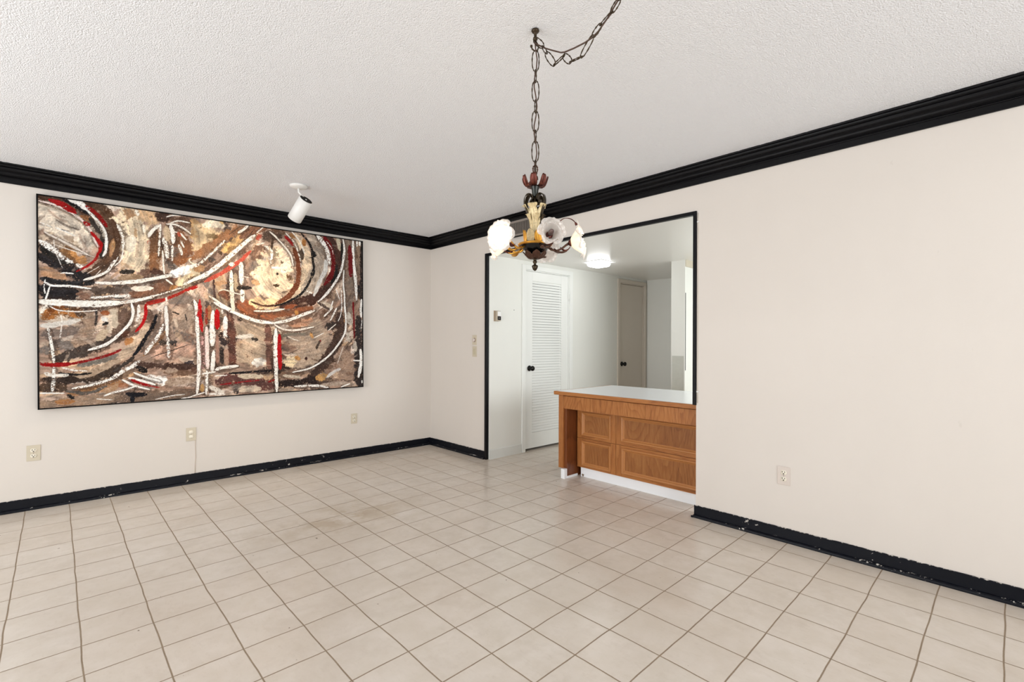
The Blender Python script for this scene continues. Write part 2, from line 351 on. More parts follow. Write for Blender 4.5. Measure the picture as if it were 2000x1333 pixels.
# tan band painting the shadow at the top of the stub wall, dark seam and lower panel on it
mb = MB(); mb.box(4.946, 6.18, 2.447, 2.455, 2.045, ZK); struct(mb, 'stub_shadow_band', M['tan'])
mb = MB(); mb.box(4.947, 4.956, 2.4515, 2.455, .914, 1.759); struct(mb, 'trim_8', M['seam'])
mb = MB(); mb.box(4.935, 4.94, 2.47, 2.60, .5, 1.07); mb.box(4.934, 4.9355, 2.466, 2.4715, .5, 1.07); struct(mb, 'trim_9', M['lowp'])

# crown moulding : (distance from wall, depth below ceiling)
CP = [(0, -.127), (.010, -.127), (.0115, -.0925), (.017, -.0915), (.0185, -.088), (.0165, -.083), (.0215, -.080), (.029, -.077), (.034, -.071), (.037, -.063), (.0365, -.056), (.0395, -.053), (.0455, -.0505), (.0505, -.045), (.0535, -.038), (.0545, -.031), (.0515, -.0285), (.0595, -.0255), (.0665, -.0215), (.0690, -.0145), (.0675, -.012), (.0765, -.0105), (.078, 0), (0, 0)]
def sweep(prof, p0, p1, tf=None):
    mb = MB(); rows = [[tf(p0(d, z)) if tf else Vector(p0(d, z)) for d, z in prof], [tf(p1(d, z)) if tf else Vector(p1(d, z)) for d, z in prof]]
    mb.grid(rows, True, False); mb.add(rows[0], [tuple(range(len(prof)))]); mb.add(rows[1], [tuple(range(len(prof)))]); return mb
struct(sweep(CP, lambda d, z: (-2.6, YC - d, ZC + z), lambda d, z: (XB - d, YC - d, ZC + z), sA), 'trim_1', M['crown'])
# crown along the right wall stops over the air register (its lower half is cut away there)
mb = sweep(CP, lambda d, z: (XB - d, yA(XB - d, d), ZC + z), lambda d, z: (XB - d, -2.6, ZC + z)); struct(mb, 'trim_2', M['crown'])
struct(sweep(CP, lambda d, z: (-2.6 + d, -2.6, ZC + z), lambda d, z: (-2.6 + d, YC + .1, ZC + z)), 'trim_3', M['crown'])
BP = [(0, .082), (.007, .082), (.010, .078), (.0105, .020), (.020, .0185), (.0265, .013), (.028, .006), (.028, 0), (0, 0)]
struct(sweep(BP, lambda d, z: (-2.6, YC - d, z), lambda d, z: (XB - d, YC - d, z), sA), 'baseboard_back', M['base'])
struct(sweep(BP, lambda d, z: (XB - d, yA(XB - d, d), z), lambda d, z: (XB - d, 3.772, z)), 'baseboard_right_far', M['base'])
mb = sweep(BP, lambda d, z: (XB - d, 1.526, z), lambda d, z: (XB - d, -2.6, z)); mb.box(XB - .032, XB - .02, 1.526, 1.538, 0, .012); struct(mb, 'baseboard_right_near', M['base'])
struct(sweep([(0, .098), (.006, .098), (.010, .092), (.012, .0), (0, 0)], lambda d, z: (3.243, 3.735 - d, z), lambda d, z: (3.695, 3.735 - d, z), sK), 'baseboard_kitchen', M['kbase'])
# black strips lining the opening
mb = MB(); mb.bbox(XB - .016, XB + .020, 3.744, 3.773, .0, ZK + .012, .002); struct(mb, 'trim_4', M['trimblack'])
mb = MB(); mb.bbox(XB - .012, XB + .022, 1.540, 3.744, 2.104, 2.130, .002); struct(mb, 'trim_5', M['trimblack'])
mb = MB(); mb.bbox(XB - .012, XB + .05, 1.516, 1.540, .778, 2.130, .002); struct(mb, 'trim_6', M['trimblack'])
mb = MB(); mb.box(XB + .03, XB + .10, 1.541, 1.549, .778, ZK); struct(mb, 'trim_10', M['white'])

# ------------------------------------------------------------------ doors
def knob(parent, x, off, z, side=1):
    # off = face of the door slab ; axis points to -y
    def tf(v): return sK((x + v[0], 3.735 - off - v[2], z + v[1]))
    m = MB(); m.lathe([(0, 0), (.031, 0), (.032, .004), (.026, .009), (.013, .012), (.011, .03), (.013, .034), (.024, .038), (.029, .048), (.028, .058), (.02, .066), (0, .068)], n=24, tf=tf)
    return m.obj('door_knob', M['knob'], parent)
def hinge(parent, x, off, z, mat):
    m = MB(); m.box(x - .012, x + .018, 3.735 - off - .003, 3.735 - off, z - .045, z + .045, tf=sK)
    m.tube([sK((x + .002, 3.735 - off - .007, z + k)) for k in (-.047, -.016, .016, .047)], .006, 8); return m.obj('hinge', mat, parent)
def casing(parent, x0, x1, z1, wd, mat):
    m = MB(); o = .016
    for (a, b, c, d) in ((x0 - wd, x0, 0, z1 + wd), (x1, x1 + wd, 0, z1 + wd), (x0, x1, z1, z1 + wd)):
        m.bbox(a, b, 3.735 - o, 3.735 + .0, c, d, .003, tf=sK)
    # inner stop
    for (a, b, c, d) in ((x0 - .002, x0 + .012, 0, z1), (x1 - .012, x1 + .002, 0, z1), (x0, x1, z1 - .010, z1 + .002)):
        m.box(a, b, 3.735 + .0, 3.735 + .09, c, d, tf=sK)
    return m.obj('door_frame', mat, parent)
def door_root(name, x): 
    r = bpy.data.objects.new(name, None); r.location = (x, yK(x), 0); COL.objects.link(r); r['kind'] = 'structure'; return r
d1 = door_root('door_1', 4.12)
casing(d1, 3.752, 4.492, 2.022, .052, M['doorw'])
X0, X1, Z0, Z1, DF = 3.766, 4.478, .026, 2.010, .006            # slab, DF = face set back
m = MB(); y0, y1 = 3.735 + DF, 3.735 + DF + .034
LX0, LX1, LZ0, LZ1 = 3.872, 4.356, .200, 1.905
m.bbox(X0, LX0, y0, y1, Z0, Z1, .002, tf=sK); m.bbox(LX1, X1, y0, y1, Z0, Z1, .002, tf=sK)
m.bbox(LX0, LX1, y0, y1, LZ1, Z1, .002, tf=sK); m.bbox(LX0, LX1, y0, y1, Z0, LZ0, .002, tf=sK)
m.obj('door_slab', M['doorw'], d1)
m = MB(); NS = 56; dz = (LZ1 - LZ0) / NS
for i in range(NS):
    z = LZ0 + i * dz
    # slanted slat: lower edge at the front, upper edge to the back
    vs = [(x, y, zz) for x in (LX0, LX1) for (y, zz) in ((y0 + .003, z + .0025), (y0 + .0032, z + .007), (y0 + .0105, z + dz + .0005), (y0 + .014, z + dz - .004))]
    m.add([Vector(v) for v in vs], [(0, 1, 5, 4), (1, 2, 6, 5), (2, 3, 7, 6), (3, 0, 4, 7), (0, 3, 2, 1), (4, 5, 6, 7)], tf=sK)
tag(m.obj('louver_slats', M['doorw'], d1), 'white horizontal louvre slats')
knob(d1, 3.826, -DF, .924); hinge(d1, 4.482, -.001, 1.77, M['doorw']); hinge(d1, 4.482, -.001, .25, M['doorw'])
d2 = door_root('door_2', 5.82)
casing(d2, 5.522, 6.122, 2.032, .05, M['doorg'])
m = MB(); m.bbox(5.536, 6.108, 3.735 + .012, 3.735 + .046, .02, 2.018, .002, tf=sK); m.obj('door_slab', M['doorg'], d2)
knob(d2, 5.60, -.012, .925); hinge(d2, 6.112, -.003, 1.82, M['doorg'])

# ------------------------------------------------------------------ air register over the opening
vt = thing('air_vent', (XB - .02, 3.19, 2.275), 'grey metal air register with upright slats under the black crown moulding', 'air vent')
VX = XB - .081
m = MB(); ya, yb, za, zb = 2.912, 3.385, 2.222, 2.366
for a, b, c, d in ((ya, yb, za, za + .014), (ya, yb, zb - .02, zb), (ya, ya + .018, za, zb), (yb - .018, yb, za, zb)): m.bbox(VX, VX + .012, a, b, c, d, .002)
m.obj('frame', M['grey'], vt)
m = MB(); m.box(VX + .010, XB - .002, ya + .01, yb - .01, za + .008, ZC - .052); m.obj('duct_box', M['dark'], vt)
m = MB(); n = 27
for i in range(n):
    y = ya + .018 + (yb - ya - .036) * (i + .5) / n
    m.box(VX + .003, VX + .0065, y - .0030, y + .0030, za + .014, zb - .02)
m.obj('slats', M['grey'], vt)

# ------------------------------------------------------------------ painting
PW, PH = 2.43, 1.525
STROKES = '''205,195,180|181|.3|0|1|14,1409 144,1324 261,1225
195,180,160|75|.5|0|.8|14,1218 121,1182 214,1155
178,128,75|59|.6|.2|.8|117,1144 181,1113 247,1075
92,70,54|87|.2|.1|1|103,1525 242,1480 339,1399 399,1269 399,1136 339,1018 242,958
75,55,42|38|.3|.1|1|6,1515 76,1513 121,1516
150,100,60|38|.8|.4|.8|233,1414 281,1396 310,1362
175,135,100|30|.6|.2|.9|417,1272 404,1190 399,1136
215,205,192|74|.3|.1|1|340,1537 440,1522
85,66,50|54|.4|.2|1|281,1520 359,1481 420,1378 440,1301
32,30,32|30|.1|.1|1|130,1527 204,1486 271,1434
60,54,50|39|.3|.3|1|281,1403 339,1314 359,1224 344,1117
38,36,38|79|.35|.1|1|6,1094 99,1047 176,998 281,929
40,38,36|46|.4|.5|1|10,1162 76,1101 135,1051
170,138,110|51|.5|.1|1|14,1002 67,976 139,932
34,32,34|101|.25|.1|1|14,854 99,841 204,840
40,38,40|38|.3|.2|1|14,928 121,911 281,916
150,118,98|51|.4|.1|1|223,854 257,798
95,82,74|49|.5|.3|1|281,871 359,869 443,874
200,180,168|53|.5|.1|.9|389,1003 440,987
225,210,205|13|.2|.4|1|6,1485 99,1467 204,1410 271,1336 305,1244 325,1194
150,130,110|5|.2|.5|.8|14,1465 121,1434 200,1390 242,1351
120,100,85|4|.2|.7|.7|45,1439 99,1380 139,1345
110,95,85|19|.6|.6|.6|112,1394 144,1387
140,118,98|36|.8|.4|.6|139,1247 176,1220
232,230,226|39|.1|.1|1|167,1527 214,1514 262,1467
232,230,226|16|.1|.2|1|242,1487 310,1407 354,1342 372,1265 368,1173 352,1131
170,162,150|22|.2|.85|.9|310,1394 349,1322 359,1264
230,228,224|41|.1|.85|1|10,1199 76,1151 135,1083 181,1062
228,226,220|22|.2|.4|1|204,1051 247,1023
222,214,206|14|.4|.2|.9|36,1264 144,1204 204,1167 266,1132
215,208,200|6|.2|.2|.9|94,1179 181,1151 300,1119
150,148,142|4|.2|.4|.9|8,1316 76,1306
225,224,220|10|.3|.75|.9|14,1329 121,1295 195,1261
60,55,60|6|.4|.5|.8|121,1298 167,1289
226,222,216|4|.2|.2|1|81,1221 89,1140 104,1086 126,1019
230,228,224|11|.2|.5|1|117,977 149,982 186,980
232,231,228|15|.1|.2|1|36,902 76,884 167,888 281,877
232,231,228|7|.1|.5|1|36,924 30,880 34,825
232,231,228|9|.1|.2|1|60,882 49,832 36,778
232,228,222|17|.1|.35|1|242,939 310,970 374,1015 410,1078 438,1134
215,205,195|5|.1|.3|1|261,989 300,1022 330,1050
215,205,195|5|.1|.3|1|310,980 339,1022
232,228,222|21|.2|.4|1|310,925 384,927 443,929
230,228,224|16|.2|.5|1|281,809 359,819 443,840
232,230,224|38|.15|.2|1|6,768 167,763 310,768 443,784
150,18,20|38|.1|.15|1|63,1501 121,1484 167,1454 197,1433
150,18,20|25|.1|.2|1|247,1371 274,1353
165,16,18|24|.1|.15|1|286,1303 320,1252 338,1209 332,1155
160,22,22|16|.1|.3|1|327,1158 307,1100 261,1044 202,999
140,20,20|25|.1|.4|1|259,1493 320,1442 349,1401 374,1358
205,190,172|126|.4|0|1|14,669 121,690 242,661
160,108,58|66|.5|.3|1|27,650 99,708 167,704 242,671
120,70,30|28|.6|.5|.9|36,651 94,727 135,735
208,203,196|38|.4|.1|1|14,595 99,605 214,638
128,115,106|75|.5|.2|1|27,533 121,533 204,571
120,112,105|62|.5|.3|1|14,410 98,458 176,431
165,148,132|37|.5|.2|1|14,465 49,471
185,172,160|24|.4|.4|.9|121,489 181,520
152,132,114|79|.5|.2|1|281,681 252,545 214,443
80,62,50|38|.6|.3|1|195,692 247,677
198,184,166|61|.3|.1|1|399,718 409,632 389,558
190,172,150|44|.4|.1|1|320,493 369,565
72,64,58|59|.4|.2|1|94,358 204,392 310,441 443,525
60,54,52|15|.4|.4|1|310,721 312,663 305,597
122,116,108|45|.5|.2|1|214,302 334,336 430,372
176,156,136|42|.3|.1|1|181,215 261,235 339,270 443,332
60,48,42|44|.3|.2|1|32,209 144,195 204,197
30,28,28|14|.2|.2|1|103,251 190,233 281,241
66,54,44|51|.3|.2|1|214,187 310,206 409,260 443,285
84,68,54|62|.5|.3|1|10,146 76,153 135,129
215,210,202|23|.3|.4|1|32,252 76,234 149,233
145,126,108|77|.5|.3|1|10,35 214,33 443,51
165,118,76|35|.6|.2|.9|89,43 135,35 181,37
170,140,112|39|.6|.2|.9|349,99 443,145
90,85,80|26|.4|.4|1|144,116 261,93 369,137
36,34,34|25|.3|.3|1|153,84 181,59
230,226,220|32|.2|.2|1|349,660 369,638
150,92,58|34|.5|.3|1|344,696 384,697
45,40,38|21|.3|.2|1|347,604 377,623
232,230,224|35|.1|.2|1|6,761 167,756 310,760 443,772
225,220,210|24|.3|.7|.9|41,744 14,687
228,226,220|17|.1|.65|1|49,576 60,502 72,408 78,327
225,223,218|20|.1|.65|1|78,290 74,190 69,122
228,224,218|9|.3|.5|.8|103,696 121,640 117,564 110,501
232,228,222|7|.1|.1|1|58,735 103,708 190,701 271,708 317,716
232,229,225|20|.1|.35|1|266,415 349,447 409,492 443,535
225,223,218|11|.2|.5|1|121,288 190,265 256,258
228,226,221|21|.1|.6|1|176,132 310,158 409,200 443,225
230,227,222|9|.1|.05|1|1,111 130,101
228,226,221|12|.1|.4|1|354,64 399,82 443,94
226,222,216|6|.1|.1|1|310,44 399,29
150,14,18|27|.1|.1|1|14,315 89,308 167,314
140,20,22|18|.1|.35|1|167,314 242,332 339,359 443,402
130,22,24|8|.1|.3|1|6,330 27,311
218,203,178|177|.3|.1|1|503,1483 543,1295 563,1083
190,165,135|86|.5|.2|1|584,1497 668,1444
165,132,100|52|.6|.3|.9|488,1500 533,1475
238,228,210|45|.8|.1|1|528,1306 518,1194
90,66,50|42|.2|.1|1|409,1410 433,1312 433,1210 419,1119
185,148,110|19|.6|.2|1|414,1259 411,1169
232,228,220|21|.1|.85|1|438,1383 468,1298 473,1215
232,228,220|8|.1|.3|1|472,1228 468,1163 453,1104 419,1062
235,228,214|22|.5|.5|1|553,1517 563,1480
240,232,218|19|.5|.3|1|599,1407 602,1349
124,92,66|58|.15|.2|1|678,1373 667,1239 667,1146 673,1040
90,66,56|40|.5|.3|1|651,1038 721,1037
72,56,48|54|.3|.2|1|689,1501 732,1488 776,1502
128,92,66|129|.4|.2|1|831,1354 860,1248 820,1148
105,82,68|49|.5|.2|1|776,1475 860,1495 905,1447
196,162,118|77|.6|.2|1|937,1501 955,1329
198,178,152|42|.2|.1|1|746,1410 756,1310
122,112,104|71|.5|.5|1|776,1252 798,1193
85,76,70|45|.5|.5|1|748,1127 798,1085
150,100,62|44|.6|.3|.9|848,1137 923,1186
60,54,48|34|.8|.3|1|463,1015 487,1023 533,1031
165,142,118|38|.7|.2|1|443,975 589,993
108,98,90|61|.3|.2|1|409,878 512,887
128,96,76|79|.3|.2|1|527,853 641,885 743,952 809,984
234,224,210|40|.2|.05|1|527,895 584,898 651,909
206,190,160|71|.4|.1|1|826,964 899,997 955,1036
60,54,50|15|.3|.4|1|414,815 477,818
232,230,224|19|.1|.4|1|414,824 512,839
234,231,224|28|.1|.2|1|414,929 563,955 657,985 776,1022
234,231,224|55|.15|.3|1|776,1025 859,1066 923,1103
234,231,224|17|.1|.4|1|905,1108 955,1134
232,229,222|13|.1|.2|1|743,985 787,948
234,230,222|25|.1|.1|1|631,1320 657,1373 700,1419
234,230,222|15|.1|.1|1|707,1430 706,1377
230,226,218|14|.1|.8|1|705,1377 700,1282 694,1175
232,228,220|28|.1|.5|1|727,1319 743,1248 754,1161
234,230,222|10|.1|.3|1|721,1218 724,1125 731,1031
236,232,226|26|.1|.15|1|776,1434 790,1362 792,1288
228,224,216|17|.1|.75|1|787,1267 784,1144
232,228,220|10|.1|.3|1|748,1497 792,1517 871,1530
232,228,220|10|.1|.3|1|776,1453 831,1478 908,1474
232,228,220|13|.1|.25|1|748,1440 809,1443 865,1421 914,1383
232,228,220|7|.1|.3|1|792,1386 831,1378
232,228,220|14|.1|.3|1|843,1376 882,1328
232,228,220|12|.1|.4|1|843,1314 866,1263
232,228,220|18|.1|.4|1|831,1279 845,1233 851,1199
180,88,66|25|.4|.5|.9|826,1381 838,1348
226,216,196|10|.1|.1|1|917,1179 902,1167 911,1143 940,1132
190,100,80|5|.2|.4|.8|646,1289 623,1279 625,1260
234,231,224|23|.1|.35|1|414,770 538,800 615,824 667,847
225,222,214|13|.1|.6|1|667,847 743,878 865,933
232,229,222|23|.1|.65|1|865,953 911,984 955,1012
132,120,110|61|.5|.3|1|775,805 917,839
172,50,38|22|.1|.25|1|609,772 721,816 831,876 955,956
234,229,220|16|.1|.2|1|743,837 745,811
178,158,140|204|.4|.1|1|809,714 888,613
186,156,138|101|.4|.1|1|656,372 775,402 922,419
104,86,74|75|.3|.2|1|482,724 472,608 428,481
192,178,160|34|.3|.1|1|414,728 423,589
192,172,150|67|.3|.1|1|443,340 527,441 589,531 615,610
186,132,84|45|.7|.3|.9|487,454 517,493
98,80,68|50|.3|.2|1|630,722 641,650
100,70,56|31|.6|.3|1|458,531 502,551
112,97,88|25|.3|.4|1|705,731 683,591 630,491 578,394
24,24,30|25|.15|.2|1|678,697 657,610 615,524 573,433 530,368
78,58,50|47|.4|.3|1|537,291 667,286 775,267 951,265
36,32,32|43|.5|.3|1|558,271 609,242
122,97,80|34|.6|.3|1|720,223 951,210
170,150,134|41|.5|.2|1|742,235 808,238
112,97,84|73|.5|.4|1|428,36 614,25 945,36
175,155,138|48|.5|.3|1|748,141 933,148
160,110,80|38|.7|.3|.8|443,130 492,146
26,26,34|28|.2|.3|1|487,69 542,58 609,55
26,26,34|25|.2|.2|1|520,53 523,-2
66,58,54|26|.3|.4|1|411,247 482,307 532,356
226,222,216|52|.3|.15|1|614,183 699,164 742,148
234,231,226|18|.1|.1|1|520,780 530,706 512,628 462,557 411,497
230,226,220|19|.1|.4|1|566,766 563,687 553,642
230,226,220|8|.1|.4|1|683,750 705,724
232,229,224|27|.1|.6|1|723,618 688,524 646,452 604,380
234,231,226|22|.1|.15|1|740,766 745,645 748,524
232,229,224|23|.1|.7|1|751,510 756,396 760,349
232,229,224|28|.1|.6|1|568,323 527,285 477,256 411,209
234,231,226|19|.1|.1|1|502,193 588,162 667,130
234,231,226|15|.1|.1|1|532,233 614,189 699,157
234,231,226|16|.2|.2|1|462,180 537,130 630,93
230,227,222|13|.1|.3|1|411,87 487,104 547,129
230,227,222|6|.1|.3|1|667,10 775,31 864,36
232,229,224|9|.1|.2|1|842,3 899,9 951,29
175,16,20|21|.1|.2|1|608,767 608,689 583,610 545,554
155,18,22|22|.1|.2|1|518,177 573,146 640,120
155,18,22|9|.1|.5|1|640,120 694,104
150,46,38|17|.2|.3|1|615,787 667,806 721,822
120,24,26|15|.1|.8|1|414,399 458,416
40,32,30|5|.2|.3|1|641,349 699,374 775,402 910,458
144,128,114|50|.6|.3|1|831,640 870,599
60,50,46|9|.3|.3|1|872,705 883,651
60,50,46|9|.3|.3|1|781,723 831,704
62,55,58|53|.4|.3|1|882,296 916,281
66,56,50|40|.5|.3|1|699,471 731,467
70,64,62|41|.6|.4|1|770,470 808,476
200,182,164|23|.4|.2|1|797,666 814,598
210,188,154|163|.5|.1|1|971,1433 1041,1379 982,1276
236,226,204|65|.6|.1|1|1025,1479 1108,1504 1170,1488
200,162,104|38|.8|.3|.9|1153,1505 1136,1528
132,112,84|39|.7|.4|.9|1030,1384 1096,1386
150,112,82|58|.5|.2|1|934,1182 1080,1320 1192,1413 1309,1509
214,176,124|65|.5|.2|1|1152,1270 1250,1361 1321,1444
138,102,80|59|.4|.2|1|1297,1407 1400,1496 1493,1530
122,97,80|91|.4|.3|1|1455,1333 1387,1237
96,80,68|77|.4|.3|1|1480,1432 1556,1477
228,208,180|266|.4|.1|1|1461,1101 1556,1109 1588,1021 1461,971
208,194,168|44|.5|.1|1|966,1059 916,1079
178,142,108|47|.6|.2|1|998,1112 950,1083
84,74,68|39|.5|.5|1|1041,1193 1085,1185
86,66,50|30|.5|.4|1|1124,1260 1135,1236
234,229,220|20|.1|.75|1|944,1107 1025,1191 1096,1277 1164,1363
236,231,222|20|.1|.2|1|1268,1446 1309,1479 1348,1522
110,84,66|11|.2|.3|1|1198,1420 1262,1482 1309,1516
90,70,60|8|.2|.4|1|1250,1295 1309,1375 1400,1496
236,232,224|33|.1|.45|1|915,989 1025,1054 1135,1158 1250,1282 1339,1379 1400,1441
232,226,216|10|.1|.3|1|1418,1468 1474,1527
96,72,60|15|.3|.3|1|918,948 982,981 1019,1009
192,90,72|31|.15|.2|1|1014,989 1135,1073 1204,1128 1285,1199 1369,1295
180,80,62|37|.5|.3|.9|1418,1410 1455,1449
180,30,28|15|.1|.2|1|915,915 960,941
236,228,212|31|.1|.1|1|1201,1158 1230,1160
170,150,124|33|.3|.3|1|1244,1076 1250,931
238,230,212|29|.2|.15|1|1212,1099 1215,961 1226,751
236,230,218|36|.1|.4|1|1291,1180 1292,993
236,230,218|36|.1|.4|1|1297,940 1300,834
232,226,214|5|.1|.4|1|1309,1061 1357,1052
52,44,40|31|.4|.3|1|1261,951 1309,958 1369,961
78,56,52|18|.3|.3|1|1079,1010 1084,888 1090,856
128,88,68|62|.4|.3|1|1124,890 1198,875
188,150,116|42|.5|.2|1|1096,979 1169,991
200,160,120|48|.5|.1|.9|1381,1020 1430,1003
236,230,218|15|.1|.3|1|1046,867 1135,807 1226,751
236,230,218|8|.1|.3|1|1118,916 1158,931 1226,909 1309,894
234,229,220|27|.1|.65|1|1486,1357 1543,1316 1538,1204
236,232,224|24|.1|.3|1|1543,1163 1611,1170
234,228,218|13|.1|.1|1|1528,1495 1582,1453 1617,1412
230,224,212|13|.1|.5|1|1418,1361 1480,1385
80,64,52|19|.2|.2|1|1555,1435 1545,1337
70,54,40|21|.6|.3|1|1587,1113 1593,1107
80,62,46|21|.6|.3|1|1559,1005 1567,999
145,95,70|74|.4|.2|1|1250,805 1309,801 1381,763
90,58,44|17|.2|.3|1|1369,837 1480,804 1616,820
184,164,142|216|.3|.1|1|1280,572 1433,572 1446,400 1292,361
196,178,156|62|.5|.2|1|1330,501 1433,443
100,68,58|58|.2|.2|1|1195,737 1207,488 1219,267
115,84,72|53|.2|.2|1|1505,616 1518,413 1525,231
228,222,212|68|.2|.1|1|1394,280 1472,298
215,206,194|42|.4|.4|1|1255,516 1381,529
60,52,46|36|.6|.4|1|1375,501 1420,493
70,58,52|28|.6|.3|1|1268,680 1293,673
62,52,50|66|.3|.4|1|1141,530 1158,448
56,48,46|36|.2|.2|1|1135,427 1139,291
178,148,130|33|.2|.2|1|1170,413 1173,269
165,130,115|27|.2|.2|1|1102,517 1105,292
168,118,82|32|.3|.2|1|1045,786 1042,672
98,72,60|45|.5|.2|1|923,253 940,213
28,24,28|21|.2|.3|1|1194,195 1330,197 1432,203 1565,203
98,66,60|84|.4|.3|1|1105,129 1237,141 1393,95 1551,62
200,186,166|42|.4|.2|1|1267,167 1458,155
192,178,160|64|.4|.2|1|1280,47 1432,49
216,208,198|38|.3|.3|1|1047,86 1146,23
176,140,92|34|.4|.2|1|990,110 990,57
160,125,105|34|.5|.2|1|1019,718 1013,624
192,152,146|51|.3|.5|1|990,524 996,256
60,50,48|44|.5|.5|1|1231,51 1255,21
234,230,224|25|.1|.4|1|935,828 951,756 959,524 968,324 962,158 952,33
232,214,208|29|.1|.35|1|1024,598 1027,423 1030,248
232,228,222|23|.1|.7|1|1024,222 1021,21
236,232,226|29|.1|.2|1|1073,740 1065,625 1062,544
236,232,226|41|.1|.1|1|1066,591 1066,449
234,230,224|27|.1|.25|1|1076,395 1069,300 1063,219
234,230,224|33|.1|.3|1|1165,695 1165,578
234,230,224|30|.1|.7|1|1165,578 1164,502
230,226,220|13|.1|.4|1|1138,756 1144,722
236,232,226|29|.1|.25|1|1082,815 1177,764 1299,705 1426,662 1566,646
234,230,224|25|.1|.35|1|1090,232 1146,249 1261,259
234,230,224|14|.1|.4|1|990,200 1088,215
234,230,224|10|.1|.6|1|1082,178 1176,180
236,232,226|20|.1|.2|1|1579,598 1569,521 1565,456
234,230,224|31|.1|.5|1|1569,456 1571,338 1575,221 1584,15
230,222,205|23|.2|.3|1|1222,842 1231,745
232,228,222|10|.1|.2|1|915,15 1007,42
226,220,212|20|.2|.5|1|1030,26 1158,15
178,20,26|26|.1|.3|1|976,830 976,737 982,644 993,561
178,20,26|19|.1|.4|1|959,687 974,737
150,62,46|19|.1|.4|1|1025,759 1022,624
180,16,22|35|.1|.05|1|1101,751 1103,591
140,32,38|17|.2|.65|1|1123,100 1330,117 1432,121
150,20,28|13|.1|.4|1|1511,101 1568,119
170,14,24|33|.1|.1|1|1606,529 1610,381 1616,219
154,100,70|68|.4|.2|1|1280,782 1426,715 1607,727
224,194,154|80|.4|.1|1|1381,835 1607,831
234,228,216|14|.1|.4|1|1394,754 1492,755 1613,768
226,204,176|244|.3|.1|1|1582,1286 1605,1025 1582,961
234,218,194|116|.6|.1|1|1670,1245 1640,1154
160,140,122|51|.3|.2|1|1641,1500 1706,1401 1742,1316
204,186,162|80|.15|.1|1|1761,1498 1841,1353 1860,1174 1822,1009 1706,880
118,70,46|43|.25|.15|1|1742,1367 1779,1256 1779,1070 1718,938 1593,831
168,156,142|101|.15|.2|1|1885,1535 1968,1395 1981,1218 1910,1047 1828,931
72,50,42|82|.15|.2|1|2061,1540 2148,1417 2168,1270 2134,1131 2040,997 1935,905 1778,845 1628,795
150,90,62|38|.5|.3|1|1766,825 1658,789
60,42,35|21|.2|.3|1|1936,1529 2001,1472 2041,1397
130,115,102|106|.3|.3|1|2273,1521 2280,1212 2293,785
138,118,100|66|.4|.3|1|2388,1502 2395,1152
50,42,40|37|.3|.2|1|2425,1534 2420,782
32,32,34|59|.3|.4|1|2395,1047 2398,942
196,186,166|37|.2|.1|1|2169,1528 2193,1408
122,106,94|117|.4|.4|1|2100,933 2141,915
192,178,160|54|.4|.2|1|1974,854 2100,819
80,66,60|27|.4|.4|1|1961,866 2086,791
36,34,34|24|.2|.2|1|2214,1486 2210,1301
34,32,32|29|.2|.3|1|2155,1255 2151,1159 2100,1061
26,24,26|21|.15|.4|1|1810,1521 1873,1455 1911,1375 1918,1277 1929,1180 1885,1058 1809,937 1676,847 1567,805
26,24,26|36|.3|.5|1|1927,1357 1936,1312
26,24,26|34|.3|.5|1|1929,1186 1910,1113
108,20,24|42|.15|.2|1|2024,1528 2094,1430 2121,1299 2107,1162 2033,1043
170,120,72|39|.6|.3|1|1829,1462 1841,1412
150,112,76|40|.6|.3|1|1712,1504 1749,1477
88,74,62|34|.4|.3|1|1813,1363 1819,1273
112,86,60|58|.6|.3|1|1688,1095 1718,1078
60,45,35|25|.7|.3|1|1588,1111 1599,1109
100,80,60|23|.7|.3|1|1626,1221 1638,1223
90,74,56|25|.7|.4|1|1570,998 1605,1003
110,86,68|52|.5|.3|1|1568,1521 1653,1502
234,229,220|13|.1|.15|1|1568,1462 1647,1387 1712,1300 1736,1201
234,229,220|13|.1|.65|1|1668,1504 1749,1419 1785,1321 1804,1252
234,229,220|12|.1|.3|1|1721,1527 1798,1439 1841,1327
232,230,226|40|.1|.5|1|1962,1526 2021,1454 2067,1367 2082,1261
206,204,200|40|.1|.2|1|2044,1284 2044,1197 1994,1086 1929,930
230,226,220|15|.1|.3|1|1859,966 1910,949
230,224,216|8|.1|.6|1|2054,1479 2107,1412 2121,1353
230,228,224|22|.1|.4|1|2224,1525 2237,1414 2217,1261 2182,1148 2114,1035 2040,937 1968,867
232,230,226|15|.1|.15|1|2231,1207 2225,1070 2237,934 2238,774
232,230,226|29|.1|.35|1|2330,1529 2330,1369 2344,1218 2358,1079 2365,906
232,230,226|19|.1|.3|1|2374,1524 2373,1472
232,230,226|19|.1|.3|1|2403,1528 2403,1482
232,230,226|13|.1|.2|1|2117,883 2086,785
230,228,224|10|.1|.6|1|2202,1000 2210,789
230,228,224|10|.1|.6|1|2147,1010 2188,897
234,232,228|22|.1|.15|1|2420,915 2409,779
234,228,218|12|.1|.4|1|1567,774 1658,782
145,24,26|28|.15|.2|1|1662,1474 1700,1435 1733,1395
110,20,26|43|.15|.35|1|2294,1462 2301,1317 2305,1152
120,16,22|20|.1|.1|1|2328,883 2333,777
168,151,134|238|.4|.2|1|1732,525 1930,538 1985,370 1758,281
134,90,64|54|.4|.2|1|1567,739 1758,759 1904,801
190,140,82|30|.6|.3|1|1758,769 1765,735
174,138,114|61|.5|.2|1|1707,646 1903,683
72,56,48|96|.3|.2|1|2191,754 2169,538 2097,360 1991,223 1903,130
44,34,32|58|.25|.2|1|1600,79 1823,80 1971,112
52,46,44|85|.3|.3|1|2386,723 2394,463 2378,168 2401,4
148,128,112|139|.4|.3|1|2213,379 2249,189 2286,114
184,148,98|71|.5|.3|1|1964,119 2040,129
